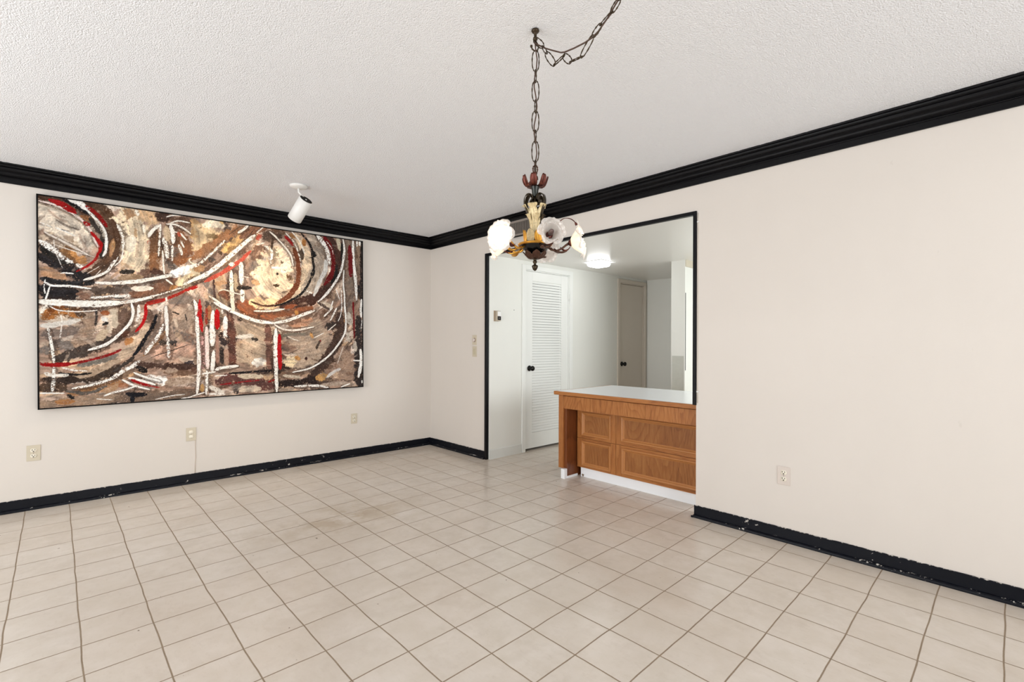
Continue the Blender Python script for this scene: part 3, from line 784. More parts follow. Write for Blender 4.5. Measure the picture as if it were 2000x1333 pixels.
168,152,138|39|.3|.4|1|1998,40 2256,47
150,135,122|34|.5|.4|1|1606,15 1732,19
198,190,180|47|.4|.2|1|2280,764 2302,655
190,180,168|37|.4|.3|1|2257,567 2287,479
190,180,168|34|.4|.3|1|2348,471 2355,375
208,192,162|67|.6|.2|1|1662,291 1745,275
188,142,88|41|.6|.3|1|1897,552 1917,510
186,140,88|40|.6|.3|1|1758,322 1790,307
112,106,96|27|.4|.5|1|1638,525 1726,545 1863,549
78,66,58|22|.4|.3|1|1985,482 1951,406
60,32,26|32|.5|.2|1|1843,308 1863,311
60,50,44|4|.2|.2|1|1625,353 1707,367 1790,406
120,98,82|61|.5|.3|1|1606,154 1823,169
190,178,162|27|.4|.3|1|1643,152 1797,130
232,228,222|27|.1|.35|1|1567,649 1694,679 1810,729 1931,781
234,224,214|16|.1|.2|1|1567,632 1644,592 1758,584 1924,618
226,220,210|6|.1|.4|1|1681,524 1726,501 1787,480
228,222,214|9|.1|.2|1|1927,510 2023,559
228,222,214|9|.1|.3|1|2069,584 2148,652
232,230,226|17|.1|.15|1|2243,835 2250,647 2228,538 2133,395 2026,292 1889,214 1726,181
228,224,218|15|.1|.4|1|2027,725 2112,812
226,222,216|18|.1|.7|1|2090,687 2155,814
230,228,224|7|.1|.4|1|2206,830 2195,740 2169,681
234,232,228|22|.1|.1|1|2410,838 2416,731
230,228,224|9|.1|.6|1|2425,701 2413,597
236,234,230|33|.1|.2|1|2407,389 2413,255 2385,101
236,234,230|13|.1|.1|1|2328,277 2405,270
232,229,224|21|.1|.5|1|1745,45 1957,36 2068,10
232,229,224|13|.1|.2|1|2197,8 2290,37
236,234,230|16|.1|.1|1|2424,61 2422,36
204,200,196|29|.2|.4|1|2054,114 2132,173 2190,192
218,210,202|7|.1|.4|1|2222,422 2191,336 2161,251
234,231,225|27|.1|.35|1|1582,578 1579,341 1583,4
168,12,22|31|.1|.15|1|1608,539 1606,373 1614,217
118,16,26|17|.1|.2|1|2329,835 2337,685 2340,508
130,50,45|14|.3|.3|1|1985,489 1995,475'''
def paint_canvas(txt, NX, NY, W=2.43, H=1.525, seed=3):
    rng=np.random.default_rng(seed)
    fy=np.fft.fftfreq(NY)[:,None]*NY/H; fx=np.fft.rfftfreq(NX)[None,:]*NX/W
    def noise(scale,asp=(1,1)):
        g=rng.standard_normal((NY,NX)); r2=(fx*scale*asp[0])**2+(fy*scale*asp[1])**2
        n=np.fft.irfft2(np.fft.rfft2(g)*np.exp(-r2*2.0),s=(NY,NX)); return (n-n.mean())/n.std()
    nA,nB,nC,nD=noise(.16),noise(.06),noise(.022),noise(.007)
    fineH=noise(.006,(6,1)); fineV=noise(.006,(1,6))
    xs=(np.arange(NX)+.5)/NX*W; ys=(np.arange(NY)+.5)/NY*H
    # brushed streaks that turn around the two big sweeps
    XX,YY=np.meshgrid(xs,ys)
    def streak(cx,cy,tex):
        r=np.hypot(XX-cx,YY-cy); th=np.arctan2(YY-cy,XX-cx)
        return tex[(r*NY/H*1.0).astype(int)%NY,((th+3.2)*NX/6.6).astype(int)%NX]
    t1=noise(.010,(9,1))+.7*noise(.03,(7,1)); wgt=np.clip((XX-.85)/.35,0,1)
    st=streak(.10,1.30,t1)*(1-wgt)+streak(1.74,1.16,np.roll(t1,57,0))*wgt; st/=st.std()
    lowf=np.clip((YY-.22)/.08,0,1); sh_=fineH*1.0; st=st*lowf+sh_*(1-lowf)
    img=np.empty((NY,NX,3)); img[:]=np.array([160,138,122])
    img+= (nA*14+nB*14+nC*8)[...,None]*np.array([1,.95,.9])
    S=[]
    for ln in txt.strip().split('\n'):
        col,w,so,dr,op,pts=ln.split('|')
        ww=float(w)/1000; ww*=1.22 if ww>=.05 else 1.04
        S.append((np.array([float(c) for c in col.split(',')]),ww,float(so),float(dr),float(op),np.array([[float(a)/1000 for a in p.split(',')] for p in pts.split()])))
    pal=[(205,186,166),(222,206,188),(148,124,108),(112,88,74),(88,68,54),(60,48,42),(186,160,130),(176,148,130),(170,120,70),(130,120,112),(214,206,196),(45,40,38)]
    pw=np.array([2,1.3,2,2,1.6,1.1,2,1.6,.6,1.4,.8,.5]); pw/=pw.sum()
    def dabs(n,l0,l1,w0,w1,op):
        R=[]
        for _ in range(n):
            x,y=rng.uniform(0,W),rng.uniform(0,H); 
            # follow the sweep of the big arcs: strokes turn around two centres
            cx,cy=((.1,1.25) if x<.75 else (1.75,1.15)); th=np.arctan2(y-cy,x-cx)+np.pi/2+rng.normal(0,.45)
            if y<.25: th=rng.normal(0,.25)
            L=rng.uniform(l0,l1); k=rng.normal(0,.25)
            t=np.array([-.5,0,.5]); px=x+L*np.cos(th)*t-np.sin(th)*k*L*t*t; py=y+L*np.sin(th)*t+np.cos(th)*k*L*t*t
            R.append((np.array(pal[rng.choice(len(pal),p=pw)],float)+rng.normal(0,7),rng.uniform(w0,w1),rng.uniform(.1,.7),rng.uniform(.1,.55),op*rng.uniform(.5,1),np.stack([px,py],1)))
        return R
    big=[q for q in S if q[1]>=.052]; small=[q for q in S if q[1]<.052]
    def rim(q):
        c,w,so,dr,op,P=q; L=np.abs(np.diff(P,axis=0)).sum()
        return c.min()>200 and w>.013 and L>.14
    rims=[(np.array([58.,44.,37.]),q[1]*2.3+.006,.55,.45,.46,q[5]+np.array([.004,-.007])) for q in small if rim(q)]
    S=dabs(420,.08,.3,.03,.09,.9)+big+dabs(200,.03,.14,.008,.03,.5)+rims+small
    nb=420+len(big)+200
    for qi,(col,w,so,dr,op,P) in enumerate(S):
        if qi==nb:
            k=(1.03-.085*np.clip(st,-1.6,2.4)-.10*np.clip(nB+.3*nC,-1.2,2.2))[...,None]; img=np.clip(img*k+np.array([1,0,1]),14,246)
        if len(P)==2: P=np.array([P[0],(P[0]+P[1])/2,P[1]])
        E=np.vstack([2*P[0]-P[1],P,2*P[-1]-P[-2]]); C=[]
        for i in range(1,len(E)-2):
            t=np.linspace(0,1,7,endpoint=(i==len(E)-3))[:,None]
            C.append(.5*((2*E[i])+(-E[i-1]+E[i+1])*t+(2*E[i-1]-5*E[i]+4*E[i+1]-E[i+2])*t*t+(-E[i-1]+3*E[i]-3*E[i+1]+E[i+2])*t**3))
        C=np.vstack(C); m=w*.5+.03+so*w*.4
        x0,y0=C.min(0)-m; x1,y1=C.max(0)+m
        i0,i1=max(0,int(x0/W*NX)),min(NX,int(x1/W*NX)+2); j0,j1=max(0,int(y0/H*NY)),min(NY,int(y1/H*NY)+2)
        if i1<=i0 or j1<=j0: continue
        X,Y=np.meshgrid(xs[i0:i1],ys[j0:j1]); best=np.full(X.shape,9.); sd=np.zeros(X.shape); n=len(C)-1
        for k in range(n):
            a,b=C[k],C[k+1]; d=b-a; L=d@d+1e-12
            t=np.clip(((X-a[0])*d[0]+(Y-a[1])*d[1])/L,0,1)
            D=np.hypot(X-a[0]-t*d[0],Y-a[1]-t*d[1]); q=D<best; best[q]=D[q]; sd[q]=((k+t)/n)[q]
        prof=np.clip(1.05-(np.abs(2*sd-1)**6)*.55,0,1)
        sl=(slice(j0,j1),slice(i0,i1))
        e=nC[sl]*.09+nD[sl]*.06+nB[sl]*.05*(1+2*so)
        d=best/(w*.5*prof)+e*(1+so*1.5)
        s=.07+so*.55
        cov=np.clip((1+s*.5-d)/s,0,1); cov=cov*cov*(3-2*cov)
        dr*=.62
        if dr>0:
            g=nD[sl]*.75+nC[sl]*.45
            th=(dr-.5)*1.7-.25+(d-.6)*dr*1.6
            cov=cov*np.clip((g-th)*2.2+.5,0,1) if dr>=.3 else cov*np.clip((g+2.3-dr*3)*1.6,0,1)
        c=col+(st[sl]*(3+4*so)+nC[sl]*5+nD[sl]*4+nB[sl]*7*so*1.5)[...,None]
        img[sl]=img[sl]*(1-cov*op)[...,None]+c*(cov*op)[...,None]
    img+=(nD*4)[...,None]
    return np.clip(img,8,250)

pr = thing('painting', (1.135, yA(1.135, .002), .735), 'large abstract canvas of brown, white and red sweeps on the back wall', 'painting')
pr.rotation_euler = (0, -.0075, math.atan(AN))
PD = .052
m = MB(); e = .009
for a, b, c, d in ((-PW / 2 - e, -PW / 2, -e, PH + e), (PW / 2, PW / 2 + e, -e, PH + e), (-PW / 2, PW / 2, -e, 0), (-PW / 2, PW / 2, PH, PH + e)): m.box(a, b, -PD - .004, 0, c, d)
m.box(-PW / 2, PW / 2, -.02, -.004, 0, PH)
def local_obj(m, name, mat, parent):
    o = m.obj(name, mat, None); o.parent = parent; return o
local_obj(m, 'frame', simple('black frame', (7, 6, 6), .5, **{'spec': .1}), pr)
NX, NY = 780, 490
img = paint_canvas(STROKES, NX, NY, PW, PH)
gx, gz = np.meshgrid(np.linspace(-PW / 2, PW / 2, NX), np.linspace(0, PH, NY))
lum = img.mean(2)
co = np.stack([gx, -PD - np.clip((lum - 120) / 120, 0, 1) * .0012, gz], -1).reshape(-1, 3).astype(np.float32)
idx = np.arange(NX * NY).reshape(NY, NX)
quads = np.stack([idx[:-1, :-1], idx[:-1, 1:], idx[1:, 1:], idx[1:, :-1]], -1).reshape(-1, 4)
me = bpy.data.meshes.new('canvas'); nq = len(quads)
me.vertices.add(NX * NY); me.vertices.foreach_set('co', co.ravel())
me.loops.add(nq * 4); me.loops.foreach_set('vertex_index', quads.ravel().astype(np.int32))
me.polygons.add(nq); me.polygons.foreach_set('loop_start', np.arange(0, nq * 4, 4, dtype=np.int32)); me.polygons.foreach_set('loop_total', np.full(nq, 4, np.int32))
me.update(); me.validate()
ca = me.color_attributes.new('paint', 'FLOAT_COLOR', 'POINT')
L = img / 255.0; L = np.where(L <= .04045, L / 12.92, ((L + .055) / 1.055) ** 2.4) ** 1.14 * PAINTGAIN
ca.data.foreach_set('color', np.concatenate([L, np.ones((NY, NX, 1))], -1).astype(np.float32).ravel())
t = NT('acrylic paint'); c = t.n('ShaderNodeVertexColor'); c.layer_name = 'paint'; p = t.ob()
n1 = t.noise(t.scaled(p, 1, 1, .3), 180, 3, .6); n2 = t.noise(p, 400, 2)
col = t.mix(t.math('MULTIPLY', n1, .16), c.outputs['Color'], (.02, .015, .01, 1))
t.set(col=col, rough=.55, spec=.12, normal=t.bump(t.math('ADD', n1, n2), .3, .0012)); me.materials.append(t.m)
o = bpy.data.objects.new('canvas', me); COL.objects.link(o); o.parent = pr

# ------------------------------------------------------------------ outlets, switches, thermostat
def plate(root, w_, h_, mat, d=.005):
    m = MB(); m.bbox(-w_ / 2, w_ / 2, -d, 0, -h_ / 2, h_ / 2, .002); return local_obj(m, 'cover_plate', mat, root)
def outlet(loc, rz, label, mat, w_=.072, h_=.112, holes=True, blank=False):
    r = thing('wall_outlet', loc, label, 'electrical outlet'); r.rotation_euler.z = rz
    plate(r, w_, h_, mat)
    for s in (1, -1):
        m = MB(); zc = s * .0195
        def fn(a, z): return 1
        m.lathe([(0, 0), (.0165, 0), (.0165, .002), (.015, .003), (0, .003)], n=20, tf=lambda v: Vector((v[0], -.005 - v[2], zc + max(-.0135, min(.0135, v[1])))))
        f = local_obj(m, 'receptacle', M['ivory'], r)
        if holes:
            m = MB()
            m.box(-.0085, -.0055, -.0092, -.0078, zc + .000, zc + .009); m.box(.0055, .0085, -.0092, -.0078, zc + .001, zc + .008)
            m.lathe([(0, 0), (.0034, 0), (.0034, .0012), (0, .0012)], n=12, tf=lambda v: Vector((v[0], -.0079 - v[2], zc - .007 + v[1])))
            h = m.obj('slots', M['dark'], None); h.parent = f
    m = MB(); m.lathe([(0, 0), (.003, 0), (.0025, .0012), (0, .0014)], n=12, tf=lambda v: Vector((v[0], -.005 - v[2], v[1])))
    local_obj(m, 'screw', M['grey'], r); return r
RA = math.atan(AN)
outlet((-.111, yA(-.111), .403), RA, 'almond duplex outlet under the bottom left corner of the large painting', M['plate'])
outlet((.838, yA(.838), .418), RA, 'almond outlet under the painting with a thin wire running down from it', M['plate'], holes=False)
outlet((2.281, yA(2.281), .402), RA, 'small pale outlet under the bottom right corner of the large painting', M['plate'], .066, .106)
outlet((XB, .962, .399), -PI / 2, 'pinkish white outlet on the right wall beside the wooden counter', M['platew'])
r = thing('dimmer_switch', (XB, 3.953, 1.237), 'beige dimmer switch with a round knob, above the blank switch plate', 'light switch'); r.rotation_euler.z = -PI / 2
plate(r, .070, .106, M['plate'])
m = MB(); m.lathe([(0, 0), (.019, 0), (.018, .014), (.016, .017), (0, .0175)], n=28, tf=lambda v: Vector((v[0], -.005 - v[2], v[1]))); local_obj(m, 'dimmer_knob', M['platew'], r)
m = MB(); m.lathe([(.0195, 0), (.0225, 0), (.0225, .0012), (.0195, .0012)], n=28, tf=lambda v: Vector((v[0], -.005 - v[2], v[1]))); local_obj(m, 'knob_collar', simple('tan ring', (150, 120, 100), .5), r)
r = thing('light_switch', (XB, 3.951, 1.114), 'beige rocker switch plate just below the round dimmer', 'light switch'); r.rotation_euler.z = -PI / 2
plate(r, .072, .112, M['plate'])
m = MB(); m.bbox(-.0165, .0165, -.008, -.004, -.033, .033, .0015); local_obj(m, 'rocker', simple('aged ivory', (196, 188, 162), .4), r)
xt = 3.335
r = thing('thermostat', (xt, yK(xt), 1.488), 'small beige and black wall thermostat beside the louvred door', 'thermostat'); r.rotation_euler.z = RA
m = MB(); m.bbox(-.036, .028, -.006, 0, -.056, .056, .002); local_obj(m, 'back_plate', simple('tan thermostat plate', (168, 150, 128), .5), r)
m = MB(); m.bbox(-.022, .034, -.034, -.006, -.052, .052, .003); local_obj(m, 'body', simple('taupe thermostat body', (176, 164, 146), .45), r)
m = MB(); m.bbox(-.010, .0345, -.037, -.030, -.002, .047, .002); local_obj(m, 'cover', M['spotw'], r)
m = MB(); m.box(-.010, .0345, -.0365, -.030, -.042, -.004); local_obj(m, 'dial_window', M['dark'], r)
m = MB(); m.box(.0, .02, -.038, -.036, -.024, -.020); local_obj(m, 'lever', M['grey'], r)
# thin wires fixed to the walls
m = MB(); m.tube([(x, yA(x, .002), z) for x, z in ((.868, .362), (.869, .30), (.872, .22), (.867, .14), (.8675, .083))], .0022, 6)
tag(m.obj('phone_wire', simple('painted wire', (205, 190, 176), .6)), 'thin painted wire hanging from the middle outlet to the black baseboard', 'wire')
m = MB(); zz = [.795, 1.0, 1.3, 1.6, 1.85, 2.0, 2.045, 2.06, 2.115]
m.tube([(XB - .003, 1.5075 + .0015 * math.sin(i * 2.1), z) for i, z in enumerate(zz)], .0030, 6)
cw = m.obj('wall_cable', simple('painted cable', (214, 206, 194), .5)); tag(cw, 'thin white cable stapled beside the black trim of the kitchen opening', 'cable')
for z0_ in (2.048, .868):
    m = MB(); m.box(XB - .007, XB - .0005, 1.500, 1.514, z0_, z0_ + .009); m.obj('staple', M['white'], cw)
m = MB(); m.lathe([(0, 0), (.005, 0), (0, .001)], n=10, tf=lambda v: sK((3.587 + v[0], 3.735 - v[2], 1.563 + v[1]))); struct(m, 'trim_11', M['seam'])

# ------------------------------------------------------------------ peninsula : cabinet and its worktop
RP = math.radians(1.0)
pc = thing('kitchen_cabinet', (3.30, 2.15, 0), 'oak peninsula cabinet with framed panels and white toe kick in the kitchen opening', 'cabinet')
XF = 3.432; YR = 1.528
def ob(m, name, mat): return m.obj(name, mat, pc)
m = MB(); m.box(XF + .006, 4.06, YR, 2.727, .088, .735); ob(m, 'body', M['oakv'])
m = MB(); m.bbox(3.283, 4.10, 2.774, 2.826, .087, .742, .002); ob(m, 'end_stile', M['oakfv'])
m = MB(); m.box(3.2995, 4.08, 2.742, 2.776, .0, .735); ob(m, 'side_panel', M['oakd'])
for y0, y1 in ((2.3665, 2.772), (1.9515, 2.3645), (YR, 1.9495)):
    m = MB(); m.bbox(3.283, 3.301, y0, y1, .6225, .735, .0012); ob(m, 'apron_panel', M['oakv'])
def front(y0, y1, z0, z1, fy0, fy1, fz0, fz1, nm):
    # flat rails and stiles around an applied moulding and a sunk veneer panel
    for a_, b_ in ((fy1 + .002, y1), (y0, fy0 - .002)):
        q = MB(); q.bbox(XF - .004, XF + .006, a_, b_, z0, z1, .001); ob(q, 'stile', M['oakfv'])
    for a_, b_ in ((fz1 + .002, z1), (z0, fz0 - .002)):
        q = MB(); q.bbox(XF - .004, XF + .006, fy0 - .002, fy1 + .002, a_, b_, .001); ob(q, 'rail', M['oakfh'])
    # mitred moulding ring: profile from outer lip inwards
    prof = [(-.004, .002), (-.010, .000), (-.0125, -.006), (-.010, -.013), (-.004, -.018), (.001, -.026), (.003, -.030)]
    rows = []
    for dx, ins in prof:
        i = -ins
        rows.append([Vector((XF + dx, fy0 + i, fz0 + i)), Vector((XF + dx, fy1 - i, fz0 + i)), Vector((XF + dx, fy1 - i, fz1 - i)), Vector((XF + dx, fy0 + i, fz1 - i))])
    mm = MB(); mm.grid(rows, True, False); ob(mm, 'panel_moulding', M['oakm'])
    mp = MB(); mp.box(XF + .002, XF + .006, fy0 + .028, fy1 - .028, fz0 + .028, fz1 - .028); ob(mp, 'sunk_panel', M['oakp'])
front(2.3155, 2.727, .354, .612, 2.365, 2.675, .378, .586, 'upper')
front(2.3155, 2.727, .088, .351, 2.365, 2.675, .106, .326, 'lower')
front(YR, 2.3125, .354, .612, YR + .03, 2.262, .383, .592, 'upper')
front(YR, 2.3125, .088, .351, YR + .03, 2.256, .116, .328, 'lower')
m = MB(); m.bbox(3.447, 4.02, YR, 2.700, 0, .088, .001); tag(ob(m, 'toe_kick', M['lam']), 'white toe kick')
m = MB(); m.lathe([(0, 0), (.013, 0), (.010, .0015), (0, .0015)], n=7, fn=lambda a, z: 1 + .3 * math.sin(3 * a), tf=lambda v: Vector((3.4465 - v[2], 2.676 + v[0], .014 + v[1]))); ob(m, 'chipped_corner', simple('bare chipboard', (128, 108, 90), .8))
m = MB(); m.bbox(3.262, 3.300, 2.738, 2.779, 0, .087, .0015); tag(ob(m, 'foot_block', M['lam']), 'white foot block')
m = MB(); m.bbox(3.300, 3.447, 2.7345, 2.742, 0, .020, .001); tag(ob(m, 'foot_strip', M['lam']), 'white plastic foot strip')
wt = thing('worktop', (3.30, 2.15, .742), 'white laminate worktop with an oak front edge on the oak cabinet', 'worktop')
m = MB(); m.add([(3.272, YR, .742), (3.272, 2.868, .742), (4.10, 2.868, .742), (4.10, YR, .742), (3.272, YR, .778), (3.272, 2.868, .778), (4.10, 2.868, .778), (4.10, YR, .778)][:0], [])
def slab(x0, x1, y0, y1, z0, z1, yk=None):
    mm = MB(); mm.add([Vector(v) for v in ((x0, y0, z0), (x1, y0, z0), (x1, y1 + (yk or 0), z0), (x0, y1, z0), (x0, y0, z1), (x1, y0, z1), (x1, y1 + (yk or 0), z1), (x0, y1, z1))], [(0, 3, 2, 1), (4, 5, 6, 7), (0, 1, 5, 4), (1, 2, 6, 5), (2, 3, 7, 6), (3, 0, 4, 7)]); return mm
slab(3.284, 4.155, YR, 2.850, .743, .7735).obj('laminate_top', M['lam'], wt)
for q in ((3.263, 3.284, YR, 2.868), (3.284, 4.155, 2.850, 2.868)):
    m = MB(); m.bbox(*q, .742, .7735, .003); tag(m.obj('edge_strip', M['oakfh'], wt), 'oak edge strip')

# ------------------------------------------------------------------ kitchen ceiling light
kl = thing('ceiling_light', (4.40, 3.205, ZK), 'lit square flush ceiling light in the kitchen beyond the opening', 'ceiling light')
m = MB(); m.bbox(4.268, 4.532, 3.072, 3.338, ZK - .006, ZK, .002); m.obj('frame', M['spotw'], kl)
m = MB(); rows = []
for s, z in ((.096, -.006), (.095, -.03), (.088, -.046), (.07, -.054), (.0, -.056)):
    rows.append([Vector((4.40 + a * s, 3.205 + b * s, ZK + z)) for a, b in ((-1, -.92), (-.92, -1), (.92, -1), (1, -.92), (1, .92), (.92, 1), (-.92, 1), (-1, .92))])
m.grid(rows, True, True); m.obj('diffuser', M['diff'], kl)

# ------------------------------------------------------------------ ceiling spotlight
sp = thing('ceiling_spotlight', (1.380, 3.885, ZC), 'white cylinder spotlight on the ceiling aimed at the painting', 'spotlight')
m = MB(); m.lathe([(0, 0), (.066, 0), (.066, -.006), (.060, -.014), (.045, -.020), (.014, -.023), (0, -.023)], c=(1.380, 3.885, ZC), n=36); m.obj('canopy', M['spotw'], sp)
Bk = Vector((1.424, 3.842, 2.332)); ax = Vector((-.05, .153, -.159)).normalized(); Ln = .195; R_ = .054
jt = Bk + ax * .045 + Vector((0, 0, .048))
m = MB(); m.tube([(1.380, 3.885, ZC - .018), (1.381, 3.884, ZC - .05), jt], .0075, 10); m.obj('stem', M['spotw'], sp)
def along(c, ax, prof, n=36):
    u = ax.orthogonal().normalized(); v = ax.cross(u)
    return [[c + ax * h + (u * math.cos(2 * PI * j / n) + v * math.sin(2 * PI * j / n)) * r for j in range(n)] for r, h in prof]
m = MB(); m.grid(along(Bk, ax, [(R_ - .006, .004), (R_ - .004, 0), (R_, .002), (R_, Ln * .55), (R_, Ln), (R_ - .004, Ln + .001), (R_ - .005, Ln - .002), (R_ - .006, .05)]), True, True); hs = m.obj('housing', M['spotw'], sp)
m = MB(); m.grid(along(Bk, ax, [(R_ - .006, .003), (.014, .004), (.0, .004)]), True, False); tag(m.obj('back_cap', M['dark'], sp), 'black round back cap')
m = MB(); m.grid(along(Bk, ax, [(.0, .001), (.007, .0015), (.007, .004)], 14), True, False); m.obj('screw', M['spotw'], sp)
m = MB(); m.grid(along(Bk, ax, [(.0, Ln - .045), (.03, Ln - .045), (R_ - .008, Ln - .06), (R_ - .008, Ln - .08)]), True, True); m.obj('bulb', emis('warm spot bulb', (255, 214, 160), 12), sp)
sl = bpy.data.lights.new('spot_beam', 'SPOT'); sl.energy = SPOTP; sl.spot_size = math.radians(115); sl.spot_blend = 1; sl.color = (1, .84, .63); sl.shadow_soft_size = .03
so = bpy.data.objects.new('spot_beam', sl); so.location = Bk + ax * (Ln + .01); so.rotation_euler = ax.to_track_quat('-Z', 'Y').to_euler(); COL.objects.link(so)

# ------------------------------------------------------------------ chandelier
CX, CY_ = 1.362, 1.2975
ch = thing('chandelier', (CX, CY_, 1.49), 'gilt and bronze chandelier with frosted glass flower shades hung on a swagged chain', 'chandelier')
CV = Vector((-CX, -CY_, 0)).normalized(); CR_ = Vector((-CV.y, CV.x, 0))     # towards the viewer's side, and to the right
if CR_.x < 0: CR_ = -CR_
def pol(r, th, z): return Vector((CX, CY_, z)) + (CR_ * math.sin(th) + CV * math.cos(th)) * r
def cl(prof, name, mat, n=28, fn=None): 
    m = MB(); m.lathe(prof, c=(CX, CY_, 0), n=n, fn=fn); return m.obj(name, mat, ch)
# ceiling hook
m = MB(); m.lathe([(0, ZC), (.013, ZC), (.016, ZC - .006), (.012, ZC - .012), (.006, ZC - .014), (.0055, ZC - .03), (.009, ZC - .033), (.009, ZC - .04), (.004, ZC - .045), (0, ZC - .046)], c=(CX - .002, CY_, 0), n=16)
m.tube([pol(.0, 0, ZC - .035) + CR_ * a + Vector((0, 0, b)) for a, b in ((-.0, -.01), (.012, -.03), (.008, -.045), (-.004, -.048), (-.014, -.04), (-.016, -.03))], .003, 6)
m.lathe([(0, 0), (.005, .003), (.005, .009), (0, .012)], c=tuple(pol(.0, 0, ZC - .07) - CR_ * .017), n=10)
m.obj('ceiling_hook', M['chain'], ch)
def link(mb, a, b, side, wd, th=.0021):
    # an open oval link with a knobbly twisted look, running from a to b
    a, b = Vector(a), Vector(b); d = (b - a); L = d.length; d.normalize(); s = (side - d * side.dot(d)).normalized(); c = (a + b) / 2; pts = []
    for k in range(26):
        t_ = 2 * PI * k / 26; x = math.cos(t_); y = math.sin(t_)
        px = abs(x) ** .85 * (1 if x > 0 else -1) * L / 2; py = abs(y) ** .8 * (1 if y > 0 else -1) * wd / 2
        pts.append(c + d * px + s * py)
    rr = [th * (1 + .35 * math.sin(k * 2.4)) for k in range(26)]
    mb.tube(pts, rr, 6, closed=True)
m = MB(); z = ZC - .082; k = 0
while z > 1.895:
    L_ = .082 if k % 2 == 0 else .052
    side = CR_ if k % 2 == 0 else CV * .93 + CR_ * .36
    zb = max(z - L_, 1.880); link(m, (CX, CY_, z), (CX, CY_, zb), side, .027 if k % 2 == 0 else .016)
    z = zb + .0075; k += 1
m.obj('drop_chain', M['chain'], ch)
SW = [(1.357, 1.300, 2.402), (1.357, 1.254, 2.352), (1.356, 1.236, 2.318), (1.356, 1.194, 2.256), (1.355, 1.147, 2.270), (1.355, 1.115, 2.233), (1.354, 1.064, 2.230), (1.354, 1.014, 2.280), (1.353, .980, 2.303), (1.353, .935, 2.325), (1.353, .905, 2.352), (1.352, .872, 2.382), (1.352, .850, 2.405), (1.352, .829, 2.425)]
m = MB()
for i in range(len(SW) - 1):
    a, b = Vector(SW[i]), Vector(SW[i + 1]); d = (b - a).normalized()
    big = i in (0, 2, 4, 6, 8, 10, 12) if i < 4 else i in (4, 6, 7, 9, 11)
    side = d.cross(Vector((1, 0, 0))) if i in (0, 2, 4, 6, 7, 9, 11) else d.cross(Vector((1, 0, 0))) * .35 + Vector((1, 0, 0))
    link(m, a - d * .004, b + d * .004, side, .024 if i in (0, 2, 4, 6, 7, 9, 11) else .015)
m.obj('swag_chain', M['chain'], ch)
m = MB(); cordp = [(1.357, 1.300, 2.39), (1.357, 1.282, 2.372), (1.357, 1.242, 2.340), (1.356, 1.2, 2.312), (1.356, 1.162, 2.288), (1.355, 1.143, 2.281), (1.355, 1.101, 2.276), (1.354, 1.049, 2.273), (1.354, 1.018, 2.276), (1.354, .991, 2.286), (1.353, .953, 2.312), (1.352, .90, 2.36), (1.352, .829, 2.43)]
m.tube(cordp, .0028, 8)
m.tube([(CX - .004, CY_, 2.39)] + [tuple(pol(.006, i * 1.3, 2.36 - i * .037)) for i in range(13)] + [(CX, CY_, 1.875)], .0024, 8)
m.obj('lamp_cord', M['cord'], ch)
m = MB(); m.lathe([(0, ZC), (.018, ZC), (.016, ZC - .008), (.005, ZC - .012), (0, ZC - .012)], c=(1.352, .829, 0), n=16); m.obj('second_hook', M['chain'], ch)
# loop, flower cup, neck, stem
m = MB(); link(m, (CX, CY_, 1.905), (CX, CY_, 1.876), CR_, .018, .0026); m.lathe([(0, 1.882), (.006, 1.88), (.009, 1.874), (.006, 1.867), (.011, 1.86), (.012, 1.85), (.007, 1.845), (.007, 1.83), (0, 1.825)], c=(CX, CY_, 0), n=16); m.obj('top_loop', M['brown'], ch)
def petal(m, th, prof, wfn, nseg=9, lobes=0, dome=.006):
    rows = []
    N = len(prof)
    for i, (r, z) in enumerate(prof):
        t_ = i / (N - 1); wd = wfn(t_); row = []
        for j in range(nseg):
            s = -1 + 2 * j / (nseg - 1)
            rad = Vector((CX, CY_, z)) + (CR_ * math.sin(th) + CV * math.cos(th)) * (r - dome * s * s + (.0016 * math.cos(s * PI * lobes) if lobes else 0))
            tan = (CR_ * math.cos(th) - CV * math.sin(th))
            row.append(rad + tan * (s * wd / 2) + Vector((0, 0, -.004 * s * s * t_)))
        rows.append(row)
    m.grid(rows, False, True)
def leafw(t_, w0, w1, pk=.6): 
    return w0 + (w1 - w0) * math.sin(PI * min(1, t_ / (2 * pk)) if t_ < pk else PI / 2 + (t_ - pk) / (1 - pk) * PI / 2 * .86)
for i in range(7):
    m = MB(); petal(m, math.radians(-8 + 360 / 7 * i), [(.012, 1.823), (.022, 1.821), (.031, 1.824), (.038, 1.833), (.043, 1.845), (.046, 1.856), (.0475, 1.863)], lambda t_: leafw(t_, .010, .028, .55), 9, 2, -.003)
    m.obj('rosette_petal', M['copper'], ch, solid=.0016)
cl([(0, 1.824), (.019, 1.824), (.018, 1.818), (.0135, 1.808), (.0115, 1.790), (.0105, 1.783), (.009, 1.781), (0, 1.781)], 'neck', M['gun'])
cl([(0, 1.785), (.008, 1.785), (.007, 1.76), (.010, 1.752), (.007, 1.745), (.0065, 1.70), (.007, 1.60), (0, 1.60)], 'stem', M['bronze'], 14)
